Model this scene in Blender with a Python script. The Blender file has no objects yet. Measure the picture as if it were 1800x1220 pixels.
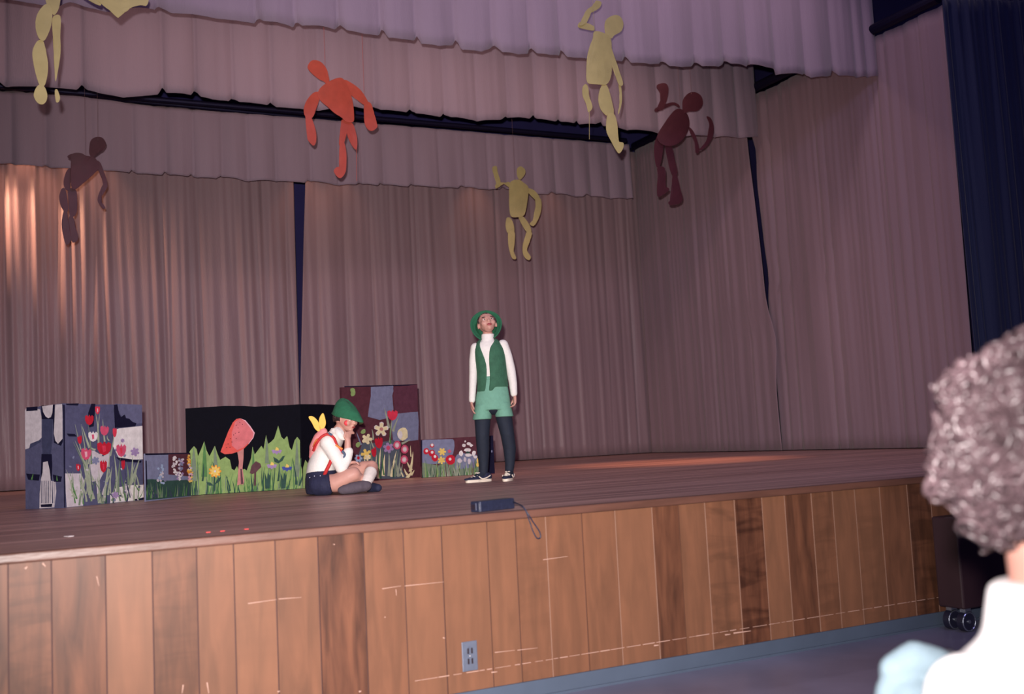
import bpy, bmesh, math, random
from mathutils import Vector, Matrix, noise
PI = math.pi
R = math.radians
SC = bpy.context.scene
COL = SC.collection
random.seed(7)

# ------------------------------------------------------------------ camera
W_, H_ = 1800, 1220
F = 1827.0; CX, CY = 900.0, 610.0
STAGE = 0.84                       # height of the stage floor
EYE = STAGE + 0.333                # height of the lens
down = Vector((.0486, 1, -160/F)).normalized()      # all in camera axes: right, down, forward
ax = Vector((3600, -15, F)).normalized(); ax = (ax - down*ax.dot(down)).normalized()
ay = ax.cross(down)
if ay.z < 0: ay = -ay
up = -down
C0 = Vector((0, 0, EYE))
def cam2w(v): return Vector((v.dot(ax), v.dot(ay), v.dot(up)))
def ray(x, y): return cam2w(Vector((x-CX, y-CY, F)))
def onz(x, y, z=STAGE):
    r = ray(x, y); return C0 + r*((z-EYE)/r.z)
def ony(x, y, Y):
    r = ray(x, y); return C0 + r*(Y/r.y)
def onx(x, y, X):
    r = ray(x, y); return C0 + r*(X/r.x)
def onplane(x, y, p, n):
    r = ray(x, y); return C0 + r*((p-C0).dot(n)/r.dot(n))
cam = bpy.data.objects.new('camera', bpy.data.cameras.new('camera')); COL.objects.link(cam)
rx_, dn_, fw_ = cam2w(Vector((1,0,0))), cam2w(Vector((0,1,0))), cam2w(Vector((0,0,1)))
M = Matrix((( rx_.x, -dn_.x, -fw_.x, 0), (rx_.y, -dn_.y, -fw_.y, 0), (rx_.z, -dn_.z, -fw_.z, EYE), (0,0,0,1)))
cam.matrix_world = M
cam.data.sensor_width = 36; cam.data.lens = F*36/1800
cam.data.clip_end = 100
cam.data.dof.use_dof = True; cam.data.dof.focus_distance = 8.2; cam.data.dof.aperture_fstop = 2.4
SC.camera = cam

# ------------------------------------------------------------------ world, lights, exposure
SC.view_settings.view_transform = 'Standard'
SC.view_settings.look = 'None'; SC.view_settings.gamma = 1; SC.view_settings.exposure = 0.0
SC.view_settings.use_curve_mapping = False
w = bpy.data.worlds.new('hall_air'); SC.world = w; w.use_nodes = True
w.node_tree.nodes['Background'].inputs[0].default_value = (.22, .14, .62, 1)
w.node_tree.nodes['Background'].inputs[1].default_value = 0.12
def aim(o, tgt):
    o.rotation_euler = (Vector(tgt) - o.location).to_track_quat('-Z', 'Y').to_euler()
def spot(name, loc, tgt, watts, col, size, blend, rad):
    l = bpy.data.lights.new(name, 'SPOT'); l.energy = watts; l.color = col
    l.spot_size = R(size); l.spot_blend = blend; l.shadow_soft_size = rad
    o = bpy.data.objects.new(name, l); COL.objects.link(o); o.location = loc; aim(o, tgt); return o
def area(name, loc, tgt, watts, col, sx, sy):
    l = bpy.data.lights.new(name, 'AREA'); l.shape = 'RECTANGLE'; l.energy = watts; l.color = col
    l.size = sx; l.size_y = sy
    o = bpy.data.objects.new(name, l); COL.objects.link(o); o.location = loc; aim(o, tgt); return o
flash_at = C0 + cam2w(Vector((-.06, -.15, 0)))
spot('camera_flash', flash_at, onz(755, 795), 2900, (1, .92, .89), 76, 1.0, .025)
# the strip lights that hang above the stage, one row between each pair of borders
for Y, P in ((9.3, 44), (11.5, 20)):
    area('strip_light', (3.9, Y, 5.9), (3.9, Y+.3, 0), P, (1, .66, .58), 7.2, .25)
area('strip_light', (4.6, 7.6, 6.4), (4.6, 7.7, 0), 44, (.92, .70, .80), 8.0, .25)
BACK0 = 13.4
# lamps close over the back curtain
for px, P in ((-40, 20), (45, 40), (118, 34), (172, 20), (548, 14), (610, 9), (850, 11), (985, 6)):
    p = ony(px, 300, 13.0)
    spot('back_lamp', (p.x, 13.10, 5.25), (p.x+.05, 13.36, 3.2), P, (1, .50, .28), 66, .9, .03)
for px, P in ((-260, 260), (-120, 120)):
    p = ony(px, 300, 13.0); q_ = ony(110, 400, BACK0)
    spot('back_lamp', (p.x, 12.92, 4.7), (q_.x, BACK0, 3.7), P, (1, .55, .33), 44, 1, .02)
p = onz(1190, 812); spot('down_lamp', (p.x, p.y-.4, 5.9), (p.x, p.y, STAGE), 900, (1, .42, .22), 34, 1, .05)
p = onz(700, 845); spot('down_lamp', (p.x, p.y-.4, 5.9), (p.x, p.y, STAGE), 150, (1, .48, .30), 44, 1, .05)
# added cool fill from above the hall, gives the nearest border its bluish tint
area('cool_fill', (3.5, 1.5, 6.6), (5.0, 8.4, 5.6), 90, (.55, .50, 1), 3, 1)

# ------------------------------------------------------------------ helpers
def lin(c):
    return tuple(((v/255)/12.92 if v/255 <= .04045 else ((v/255+.055)/1.055)**2.4) for v in c)
MATS = {}
def mat(name, rgb, rough=.8, var=0.0, scale=8, bump=0.0, bscale=60, metal=0, spec=.5, sheen=0, sc3=(1,1,1), emit=None, attr=None):
    if name in MATS: return MATS[name]
    m = bpy.data.materials.new(name); m.use_nodes = True; nt = m.node_tree; b = nt.nodes['Principled BSDF']
    rgb = lin(rgb)
    b.inputs['Base Color'].default_value = (*rgb, 1); b.inputs['Roughness'].default_value = rough
    b.inputs['Metallic'].default_value = metal; b.inputs['Specular IOR Level'].default_value = spec
    if sheen: b.inputs['Sheen Weight'].default_value = sheen; b.inputs['Sheen Roughness'].default_value = .5
    tc = nt.nodes.new('ShaderNodeTexCoord'); mp = nt.nodes.new('ShaderNodeMapping'); mp.inputs['Scale'].default_value = sc3
    nt.links.new(tc.outputs['Object'], mp.inputs[0])
    if var or True:
        n = nt.nodes.new('ShaderNodeTexNoise'); n.inputs['Scale'].default_value = scale; n.inputs['Detail'].default_value = 4
        nt.links.new(mp.outputs[0], n.inputs[0])
        cr = nt.nodes.new('ShaderNodeValToRGB')
        v = max(var, .02)
        cr.color_ramp.elements[0].position = .3; cr.color_ramp.elements[1].position = .7
        cr.color_ramp.elements[0].color = (*[c*(1-v) for c in rgb], 1)
        cr.color_ramp.elements[1].color = (*[min(1, c*(1+v)) for c in rgb], 1)
        nt.links.new(n.outputs[0], cr.inputs[0])
        out = cr.outputs[0]
        if attr:
            at = nt.nodes.new('ShaderNodeAttribute'); at.attribute_name = attr
            mx = nt.nodes.new('ShaderNodeMix'); mx.data_type = 'RGBA'; mx.blend_type = 'MULTIPLY'; mx.inputs[0].default_value = 1
            nt.links.new(out, mx.inputs[6]); nt.links.new(at.outputs[0], mx.inputs[7]); out = mx.outputs[2]
        nt.links.new(out, b.inputs['Base Color'])
    if bump:
        n2 = nt.nodes.new('ShaderNodeTexNoise'); n2.inputs['Scale'].default_value = bscale; nt.links.new(mp.outputs[0], n2.inputs[0])
        bu = nt.nodes.new('ShaderNodeBump'); bu.inputs['Strength'].default_value = bump; bu.inputs['Distance'].default_value = .01
        nt.links.new(n2.outputs[0], bu.inputs['Height']); nt.links.new(bu.outputs[0], b.inputs['Normal'])
    MATS[name] = m; return m

def tag(o, label=None, cat=None, group=None, kind=None):
    if label: o['label'] = label
    if cat: o['category'] = cat
    if group: o['group'] = group
    if kind: o['kind'] = kind
    return o
def empty(name, loc, rz=0, label=None, cat=None, group=None):
    o = bpy.data.objects.new(name, None); COL.objects.link(o); o.location = loc; o.rotation_euler = (0, 0, rz)
    o.empty_display_size = .1
    return tag(o, label, cat, group)
def build(name, bm, mats, parent=None, smooth=False, origin=None, world=False):
    """link bm as ONE object.  world=True: bm is in world space although it gets a parent"""
    if not isinstance(mats, (list, tuple)): mats = [mats]
    if parent is not None and world:
        Mi = (Matrix.Translation(parent.location) @ parent.rotation_euler.to_matrix().to_4x4()).inverted()
        bm.transform(Mi)
    elif origin is not None:
        bm.transform(Matrix.Translation(-Vector(origin)))
    me = bpy.data.meshes.new(name)
    if smooth:
        for f in bm.faces: f.smooth = True
    bm.to_mesh(me); bm.free()
    for m in mats: me.materials.append(m)
    o = bpy.data.objects.new(name, me); COL.objects.link(o)
    if origin is not None: o.location = origin
    if parent is not None: o.parent = parent
    return o
def box(bm, lo, hi, mi=0):
    r = bmesh.ops.create_cube(bm, size=1)
    c = [(a+b)/2 for a, b in zip(lo, hi)]; s = [abs(b-a) for a, b in zip(lo, hi)]
    for v in r['verts']: v.co = Vector((v.co.x*s[0]+c[0], v.co.y*s[1]+c[1], v.co.z*s[2]+c[2]))
    for f in {f for v in r['verts'] for f in v.link_faces}: f.material_index = mi
    return r['verts']
def bevel(o, w=.003, seg=2):
    m = o.modifiers.new('bevel', 'BEVEL'); m.width = w; m.segments = seg; m.limit_method = 'ANGLE'; return o
def sph(bm, c, r, rot=None, seg=20, mi=0):
    if not isinstance(r, (tuple, list)): r = (r, r, r)
    q = bmesh.ops.create_uvsphere(bm, u_segments=seg, v_segments=max(6, seg//2+2), radius=1)
    m = Matrix.Translation(c) @ (rot.to_matrix().to_4x4() if rot is not None else Matrix.Identity(4)) @ Matrix.Diagonal((*r, 1))
    for v in q['verts']: v.co = m @ v.co
    for f in {f for v in q['verts'] for f in v.link_faces}: f.material_index = mi
    return q['verts']
def frust(bm, p0, r0, p1, r1, seg=16, mi=0, cap=True):
    p0, p1 = Vector(p0), Vector(p1); d = p1-p0
    if d.length < 1e-6: return
    q = d.to_track_quat('Z', 'Y')
    vs = []
    for p, r in ((p0, r0), (p1, r1)):
        vs.append([bm.verts.new(p + q @ Vector((r*math.cos(2*PI*i/seg), r*math.sin(2*PI*i/seg), 0))) for i in range(seg)])
    fs = []
    for i in range(seg):
        j = (i+1) % seg; fs.append(bm.faces.new((vs[0][i], vs[0][j], vs[1][j], vs[1][i])))
    if cap: fs.append(bm.faces.new(vs[0][::-1])); fs.append(bm.faces.new(vs[1]))
    for f in fs: f.material_index = mi
def limb(bm, pts):
    """pts: list of (point, radius); a chain of tapered capsules"""
    for (p, r) in pts: sph(bm, p, r, seg=16)
    for (p, r), (q, s) in zip(pts[:-1], pts[1:]): frust(bm, p, r, q, s)
def ring_loft(bm, rings, seg=32, cap=True, mi=0):
    """rings: (centre, rx, ry) with optional rotation quaternion"""
    rows = []
    for rg in rings:
        c, rx, ry = Vector(rg[0]), rg[1], rg[2]; q = rg[3] if len(rg) > 3 else None
        row = []
        for i in range(seg):
            v = Vector((rx*math.cos(2*PI*i/seg), ry*math.sin(2*PI*i/seg), 0))
            if q is not None: v = q @ v
            row.append(bm.verts.new(c+v))
        rows.append(row)
    fs = []
    for a, b in zip(rows[:-1], rows[1:]):
        for i in range(seg):
            j = (i+1) % seg; fs.append(bm.faces.new((a[i], a[j], b[j], b[i])))
    if cap: fs.append(bm.faces.new(rows[0][::-1])); fs.append(bm.faces.new(rows[-1]))
    for f in fs: f.material_index = mi
def organic(o, voxel=.008, it=6):
    m = o.modifiers.new('join', 'REMESH'); m.mode = 'VOXEL'; m.voxel_size = voxel; m.use_smooth_shade = True
    s = o.modifiers.new('soft', 'SMOOTH'); s.iterations = it; s.factor = .5
    return o
def tube(bm, pts, r, seg=8, closed=False, mi=0, cap=True):
    pts = [Vector(p) for p in pts]; n = len(pts); rows = []
    rad = r if callable(r) else (lambda t: r)
    prev = None
    for i, p in enumerate(pts):
        if closed: d = pts[(i+1) % n]-pts[i-1]
        else: d = pts[min(i+1, n-1)]-pts[max(i-1, 0)]
        d.normalize()
        if prev is None:
            a = d.orthogonal().normalized()
        else:
            a = (prev - d*prev.dot(d)).normalized()
        prev = a; b = d.cross(a); rr = rad(i/(n-1))
        rows.append([bm.verts.new(p + (a*math.cos(2*PI*k/seg)+b*math.sin(2*PI*k/seg))*rr) for k in range(seg)])
    fs = []
    for i in range(n if closed else n-1):
        A, B = rows[i], rows[(i+1) % n]
        for k in range(seg):
            l = (k+1) % seg; fs.append(bm.faces.new((A[k], A[l], B[l], B[k])))
    if not closed and cap: fs.append(bm.faces.new(rows[0][::-1])); fs.append(bm.faces.new(rows[-1]))
    for f in fs: f.material_index = mi
def spline(pts, n=8, closed=False):
    P = [Vector(p) for p in pts]; out = []; N = len(P)
    for i in range(N if closed else N-1):
        if closed: a, b, c, d = P[i-1], P[i], P[(i+1) % N], P[(i+2) % N]
        else: a, b, c, d = P[max(i-1, 0)], P[i], P[i+1], P[min(i+2, N-1)]
        for k in range(n):
            t = k/n
            out.append(.5*((2*b)+(c-a)*t+(2*a-5*b+4*c-d)*t*t+(3*b-a-3*c+d)*t**3))
    if not closed: out.append(P[-1])
    return out
def lerp_tab(tab, x):
    if x <= tab[0][0]: return tab[0][1]
    for (a, ya), (b, yb) in zip(tab[:-1], tab[1:]):
        if x <= b: return ya+(yb-ya)*(x-a)/(b-a) if b > a else yb
    return tab[-1][1]
def slab(bm, pts, n, th, mi=0):
    """a polygon (list of world points in order) given thickness th away from n"""
    n = Vector(n).normalized()
    a = [bm.verts.new(p) for p in pts]; b = [bm.verts.new(Vector(p)-n*th) for p in pts]
    fs = [bm.faces.new(a), bm.faces.new(b[::-1])]
    for i in range(len(a)):
        j = (i+1) % len(a); fs.append(bm.faces.new((a[j], a[i], b[i], b[j])))
    for f in fs: f.material_index = mi

# ------------------------------------------------------------------ the shell
m_wall = mat('dark_plaster', (50, 44, 100), .9, .1, 3)
m_ceil = mat('dark_ceiling', (38, 34, 84), .95, .1, 3)
def shell(name, lo, hi, m, bm=None):
    bm = bm or bmesh.new(); box(bm, lo, hi)
    return tag(build(name, bm, m), kind='structure')
m_hall = mat('hall_floor_lino', (112, 110, 132), .34, .22, 1.6, .05, 30)
shell('floor', (-6, -4, -.1), (12, 15.2, 0), m_hall)
shell('wall_back', (-6, 15.0, 0), (12, 15.2, 8.2), m_wall)
shell('wall_right', (11.8, -4, 0), (12, 15.0, 8.2), m_wall)
shell('wall_left', (-6.2, 4.4, 0), (-6, 15.2, 8.2), m_wall)
shell('ceiling', (-6, 6.0, 8.2), (12, 15.2, 8.4), m_ceil)

# ------------------------------------------------------------------ stage
EDGE = 4.28
stage = empty('stage', (2.5, EDGE, 0), 0, 'raised wooden stage with plank front panelling and a worn brown board floor', 'stage')
# floor boards running along the stage
m_deck = bpy.data.materials.new('stage_boards'); m_deck.use_nodes = True
nt = m_deck.node_tree; b = nt.nodes['Principled BSDF']; b.inputs['Roughness'].default_value = .42
tc = nt.nodes.new('ShaderNodeTexCoord')
mp = nt.nodes.new('ShaderNodeMapping'); mp.inputs['Scale'].default_value = (.35, 9, 1)
n1 = nt.nodes.new('ShaderNodeTexNoise'); n1.inputs['Scale'].default_value = 1.6; n1.inputs['Detail'].default_value = 5
cr = nt.nodes.new('ShaderNodeValToRGB')
cr.color_ramp.elements[0].position = .30; cr.color_ramp.elements[0].color = (*lin((124, 88, 80)), 1)
cr.color_ramp.elements[1].position = .72; cr.color_ramp.elements[1].color = (*lin((212, 168, 154)), 1)
wv = nt.nodes.new('ShaderNodeTexWave'); wv.bands_direction = 'Y'; wv.inputs['Scale'].default_value = 2.9; wv.inputs['Distortion'].default_value = .15
wr = nt.nodes.new('ShaderNodeValToRGB'); wr.color_ramp.elements[0].color = (.62, .60, .62, 1); wr.color_ramp.elements[1].position = .12; wr.color_ramp.elements[1].color = (1, 1, 1, 1)
mx = nt.nodes.new('ShaderNodeMix'); mx.data_type = 'RGBA'; mx.blend_type = 'MULTIPLY'; mx.inputs[0].default_value = 1
nt.links.new(tc.outputs['Object'], mp.inputs[0]); nt.links.new(mp.outputs[0], n1.inputs[0]); nt.links.new(n1.outputs[0], cr.inputs[0])
nt.links.new(tc.outputs['Object'], wv.inputs[0]); nt.links.new(wv.outputs[0], wr.inputs[0])
nt.links.new(cr.outputs[0], mx.inputs[6]); nt.links.new(wr.outputs[0], mx.inputs[7]); nt.links.new(mx.outputs[2], b.inputs['Base Color'])
bm = bmesh.new(); box(bm, (-5, EDGE+.045, STAGE-.04), (10.8, 14.4, STAGE))
build('stage_floor', bm, m_deck, stage, world=True)
# nosing
bm = bmesh.new(); box(bm, (-5, EDGE+.025, STAGE-.03), (10.8, EDGE+.05, STAGE-.004)); build('edge_groove', bm, mat('groove', (22, 16, 24), .9), stage, world=True)
m_nose = mat('nosing_wood', (86, 56, 46), .45, .25, 3, .1, 20, sc3=(1, 6, 6))
bm = bmesh.new(); box(bm, (-5, EDGE-.02, STAGE-.036), (10.8, EDGE+.03, STAGE+.002))
bevel(build('stage_nosing', bm, m_nose, stage, world=True), .008, 3)
m_cove = mat('cove_base_vinyl', (66, 76, 92), .5, .08, 5)
bm = bmesh.new(); box(bm, (-5, EDGE-.012, 0), (8.2, EDGE+.01, .078)); box(bm, (-5, EDGE-.02, 0), (8.2, EDGE-.01, .012))
build('cove_base', bm, m_cove, stage, world=True)
# plank front: widths measured along the top edge
tops = [-65, 14, 90, 185, 267, 345, 410, 483, 558, 638, 708, 775, 855, 905, 958, 1022, 1080, 1145, 1192, 1238, 1290, 1338, 1378, 1425, 1462, 1501, 1545, 1593, 1633, 1665, 1697]
xs = [ony(t, 985-.0855*t, EDGE).x for t in tops]
step = .2
while xs[0] > -4.8: xs.insert(0, xs[0]-random.uniform(.16, .22))
while xs[-1] < 8: xs.append(xs[-1]+random.uniform(.14, .24))
m_plank = bpy.data.materials.new('varnished_planks'); m_plank.use_nodes = True
nt = m_plank.node_tree; b = nt.nodes['Principled BSDF']; b.inputs['Roughness'].default_value = .5; b.inputs['Specular IOR Level'].default_value = .28
tc = nt.nodes.new('ShaderNodeTexCoord'); at = nt.nodes.new('ShaderNodeAttribute'); at.attribute_name = 'tone'
mp = nt.nodes.new('ShaderNodeMapping'); mp.inputs['Scale'].default_value = (2.4, 1, .36)
ad = nt.nodes.new('ShaderNodeVectorMath'); ad.operation = 'ADD'
sc_ = nt.nodes.new('ShaderNodeVectorMath'); sc_.operation = 'SCALE'; sc_.inputs['Scale'].default_value = 37
nt.links.new(at.outputs['Color'], sc_.inputs[0]); nt.links.new(tc.outputs['Object'], mp.inputs[0])
nt.links.new(mp.outputs[0], ad.inputs[0]); nt.links.new(sc_.outputs[0], ad.inputs[1])
n1 = nt.nodes.new('ShaderNodeTexNoise'); n1.inputs['Scale'].default_value = 8; n1.inputs['Detail'].default_value = 7; n1.inputs['Distortion'].default_value = .5
nt.links.new(ad.outputs[0], n1.inputs[0])
cr = nt.nodes.new('ShaderNodeValToRGB'); e = cr.color_ramp.elements
e[0].position = .22; e[0].color = (*lin((40, 20, 15)), 1); e[1].position = .78; e[1].color = (*lin((106, 66, 47)), 1)
nt.links.new(n1.outputs[0], cr.inputs[0])
# cross figure that only some planks have
mp2 = nt.nodes.new('ShaderNodeMapping'); mp2.inputs['Scale'].default_value = (2.2, 1, 9)
ad2 = nt.nodes.new('ShaderNodeVectorMath'); ad2.operation = 'ADD'; nt.links.new(tc.outputs['Object'], mp2.inputs[0]); nt.links.new(mp2.outputs[0], ad2.inputs[0]); nt.links.new(sc_.outputs[0], ad2.inputs[1])
n2 = nt.nodes.new('ShaderNodeTexNoise'); n2.inputs['Scale'].default_value = 1.3; n2.inputs['Detail'].default_value = 3; n2.inputs['Distortion'].default_value = 1.2; nt.links.new(ad2.outputs[0], n2.inputs[0])
r2 = nt.nodes.new('ShaderNodeValToRGB'); r2.color_ramp.elements[0].position = .36; r2.color_ramp.elements[0].color = (.42, .38, .38, 1); r2.color_ramp.elements[1].position = .56; r2.color_ramp.elements[1].color = (1, 1, 1, 1)
nt.links.new(n2.outputs[0], r2.inputs[0])
sp = nt.nodes.new('ShaderNodeSeparateColor'); nt.links.new(at.outputs['Color'], sp.inputs[0])
mA = nt.nodes.new('ShaderNodeMix'); mA.data_type = 'RGBA'; mA.blend_type = 'MULTIPLY'
nt.links.new(sp.outputs[2], mA.inputs[0]); nt.links.new(cr.outputs[0], mA.inputs[6]); nt.links.new(r2.outputs[0], mA.inputs[7])
mB = nt.nodes.new('ShaderNodeMix'); mB.data_type = 'RGBA'; mB.blend_type = 'MIX'; mB.inputs[7].default_value = (*lin((124, 86, 64)), 1)
fa = nt.nodes.new('ShaderNodeMath'); fa.operation = 'MULTIPLY'; fa.inputs[1].default_value = .55
nt.links.new(sp.outputs[0], fa.inputs[0]); nt.links.new(fa.outputs[0], mB.inputs[0]); nt.links.new(mA.outputs[2], mB.inputs[6])
nt.links.new(mB.outputs[2], b.inputs['Base Color'])
m_seamd = mat('dark_seam', (58, 34, 34), .8); m_seaml = mat('pale_scratch', (168, 134, 120), .7); m_fill = mat('seam_filler', (128, 96, 80), .7)
bm = bmesh.new()
lay = bm.loops.layers.float_color.new('tone')
zt, zb = STAGE-.036, .07
figured = {19: .95, 20: .85, 13: .5, 25: .7, 1: .6, 4: .55, 23: .6, 27: .8, 6: .3}
n0 = xs.index(ony(tops[0], 985-.0855*tops[0], EDGE).x)
for i in range(len(xs)-1):
    k = i-n0
    d = random.uniform(-.0012, .0012)
    vs = box(bm, (xs[i]+.0025, EDGE+d, zb), (xs[i+1]-.0025, EDGE+.03, zt))
    tone = (random.random(), random.random(), figured.get(k, random.uniform(0, .15)), 1)
    if k in (12, 11, 16): tone = (.95, .3, .1, 1)
    for f in {f for v in vs for f in v.link_faces}:
        for l in f.loops: l[lay] = tone
box(bm, (-4.8, EDGE+.006, zb), (8, EDGE+.035, zt), 1)
# pale filler in the seams on the right part of the stage
for k in list(range(13, 30)):
    x = xs[n0+k+1] if n0+k+1 < len(xs) else None
    if x and k not in (14, 17): box(bm, (x-.0018, EDGE-.0015, zb), (x+.0018, EDGE+.004, zt), 3)
# the long pale scrape near the bottom and some scuffs
x = ony(730, 1215, EDGE).x
while x < ony(1655, 1052, EDGE).x:
    L = random.uniform(.02, .09); th = random.uniform(.0007, .0017)
    box(bm, (x, EDGE-.0022, .158-th), (x+L, EDGE+.002, .158+th), 2); x += L+random.uniform(.002, .025)
def scuff(x0, y0, x1, y1, w=2.0):
    a, c = ony(x0, y0, EDGE-.002), ony(x1, y1, EDGE-.002); d = (c-a).normalized(); n = Vector((-d.z, 0, d.x))*w/1827*5/4
    slab(bm, [a-n, c-n*.4, c+n*.4, a+n], (0, -1, 0), .003, 2)
for s in ((436, 1061, 486, 1054), (490, 1053, 530, 1050), (672, 1035, 705, 1030), (712, 1030, 780, 1023), (696, 1036, 697, 1047),
          (870, 1147, 905, 1143), (910, 1143, 945, 1139), (170, 1013, 174, 1030), (322, 1204, 320, 1219, 3), (364, 1200, 367, 1219, 3),
          (44, 1000, 48, 996, 5), (75, 990, 80, 996, 4), (955, 984, 998, 978), (1290, 1113, 1320, 1109, 5), (1275, 1116, 1284, 1115, 5), (1150, 1135, 1158, 1134, 5),
          (631, 1216, 635, 1215, 5), (586, 957, 589, 957, 3), (779, 1121, 782, 1122, 4), (676, 1085, 678, 1085, 3), (488, 1216, 492, 1215, 4), (864, 1182, 874, 1181, 4)):
    scuff(*s)
build('front_panelling', bm, [m_plank, m_seamd, m_seaml, m_fill], stage, world=True)

# ------------------------------------------------------------------ curtains
def curtain_mat(name, rgb, rough=.75):
    return mat(name, rgb, rough, .07, 3.0, .25, 140, sheen=.25, sc3=(1, 1, .12), spec=.3)
m_border = curtain_mat('border_cloth', (146, 127, 141))
m_cloth = curtain_mat('mauve_cloth', (152, 125, 130), .42)
m_side = curtain_mat('side_cloth', (144, 120, 129))
m_navy = curtain_mat('navy_cloth', (36, 44, 78))

def hem_table(px, Y):
    return [(ony(x, y, Y).x, ony(x, y, Y).z) for x, y in px]
def border(name, Y, px, folds_px, ztop, x0, x1, label):
    tab = hem_table(px, Y); tab.insert(0, (x0, tab[0][1]+.02))
    if x1 > tab[-1][0]: tab.append((x1, tab[-1][1]))
    fx = sorted([ony(a, 100, Y).x for a in folds_px])
    while fx[0] > x0: fx.insert(0, fx[0]-random.uniform(.4, .6))
    fx = [f for f in fx if x0 < f < x1]; fx = [x0]+fx+[x1]
    nx = int((x1-x0)/.016); nz = 22; bm = bmesh.new(); rows = []
    for j in range(nz+1):
        v = j/nz; row = []
        for i in range(nx+1):
            x = x0+(x1-x0)*i/nx
            zt_here = ztop if not isinstance(ztop, list) else lerp_tab(ztop, x)
            for a, c in zip(fx[:-1], fx[1:]):
                if a <= x <= c: break
            t = (x-a)/(c-a)
            z0 = lerp_tab(tab, x); z = zt_here+(z0-zt_here)*v
            # a swag of cloth between two pleats: it swings out and ends in a tucked crease on its right side
            d = -.075*math.sin(PI*t**.75)**.6*(.35+.65*v)
            d += .018*noise.noise(Vector((x*4.5+z*.25, z*.35, Y)))*(.6+v)
            d += .008*noise.noise(Vector((x*17, z*.5, Y+3)))
            row.append(bm.verts.new((x, Y+d+.04, z)))
        rows.append(row)
    for r0, r1 in zip(rows[:-1], rows[1:]):
        for i in range(nx): bm.faces.new((r1[i], r1[i+1], r0[i+1], r0[i]))
    o = build(name, bm, m_border, smooth=True, origin=((x0+x1)/2, Y, ztop if not isinstance(ztop, list) else ztop[0][1]))
    s = o.modifiers.new('thick', 'SOLIDIFY'); s.thickness = .006
    return tag(o, label, 'curtain', 'border curtains')
SIDE = 9.115
h1 = [(90,12),(122,6),(151,15),(187,19),(242,15),(272,16),(277,10),(300,24),(380,34),(448,40),(453,32),(461,39),(517,46),(522,36),(531,45),(560,47),(590,51),(597,43),(608,55),(640,62),(668,61),(672,49),(680,68),(705,71),(730,70),(734,62),(740,77),(770,83),(797,78),(803,68),(810,88),(845,92),(862,85),(868,79),(880,94),(910,97),(930,93),(934,82),(942,95),(965,99),(986,96),(989,85),(996,100),(1040,106),(1094,108),(1101,97),(1108,111),(1140,114),(1160,111),(1165,106),(1175,117),(1195,120),(1215,117),(1223,108),(1232,118),(1262,118),(1272,112),(1276,105),(1283,113),(1312,117),(1317,112),(1345,119),(1362,121),(1366,130),(1412,131),(1418,127),(1425,137),(1450,136),(1463,132),(1467,121),(1474,133),(1510,136),(1547,134)]
f1 = [104,206,277,453,522,597,672,734,803,868,934,989,1050,1101,1165,1223,1276,1317,1366,1418,1467,1505,1525]
h2 = [(0,144),(12,152),(59,154),(136,157),(144,147),(152,158),(177,166),(216,173),(278,166),(286,152),(292,164),(336,167),(343,157),(352,170),(374,176),(402,178),(408,172),(420,180),(470,185),(476,179),(484,189),(516,193),(560,193),(621,189),(652,193),(658,186),(668,194),(714,198),(721,191),(730,200),(761,205),(774,206),(779,199),(790,207),(840,213),(880,211),(891,203),(900,206),(930,209),(939,201),(946,208),(961,212),(976,214),(982,209),(990,214),(1008,217),(1015,211),(1022,217),(1045,219),(1057,214),(1066,221),(1097,227),(1153,233),(1200,238),(1250,240),(1307,243),(1336,240)]
f2 = [10,144,286,343,408,476,560,658,721,779,835,891,939,982,1015,1057,1097,1153,1200,1250,1290]
h3 = [(0,288),(20,286),(26,291),(75,293),(80,289),(88,295),(130,297),(185,301),(228,303),(232,297),(240,305),(285,308),(290,301),(297,308),(331,310),(337,305),(345,312),(380,314),(388,309),(430,318),(480,318),(535,322),(541,317),(590,325),(625,325),(632,321),(663,327),(668,322),(700,328),(716,329),(722,324),(751,329),(805,331),(810,326),(840,333),(877,333),(883,328),(920,339),(961,343),(967,338),(1022,347),(1028,342),(1069,349),(1111,349)]
f3 = [20,80,160,232,290,337,388,432,480,541,590,632,668,722,765,810,850,883,930,967,1000,1028,1060,1090]
T3 = hem_table([(-60,154),(0,160),(140,168),(280,188),(500,204),(700,220),(900,237),(1111,254)], 12.6)
border('border_curtain', 8.4, h1, f1, 7.2, -4.2, onx(1547, 134, SIDE).x-.02 if False else ony(1548,134,8.4).x, 'long mauve border curtain with scalloped hem, nearest and highest of three')
border('border_curtain', 10.4, h2, f2, 6.9, -3.9, ony(1336,240,10.4).x, 'middle scalloped border curtain, hanging behind the highest one and before the lowest')
border('border_curtain', 12.6, h3, f3, T3, -3.6, ony(1114,349,12.6).x, 'lowest and farthest scalloped border curtain, above the split back curtain')

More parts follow.
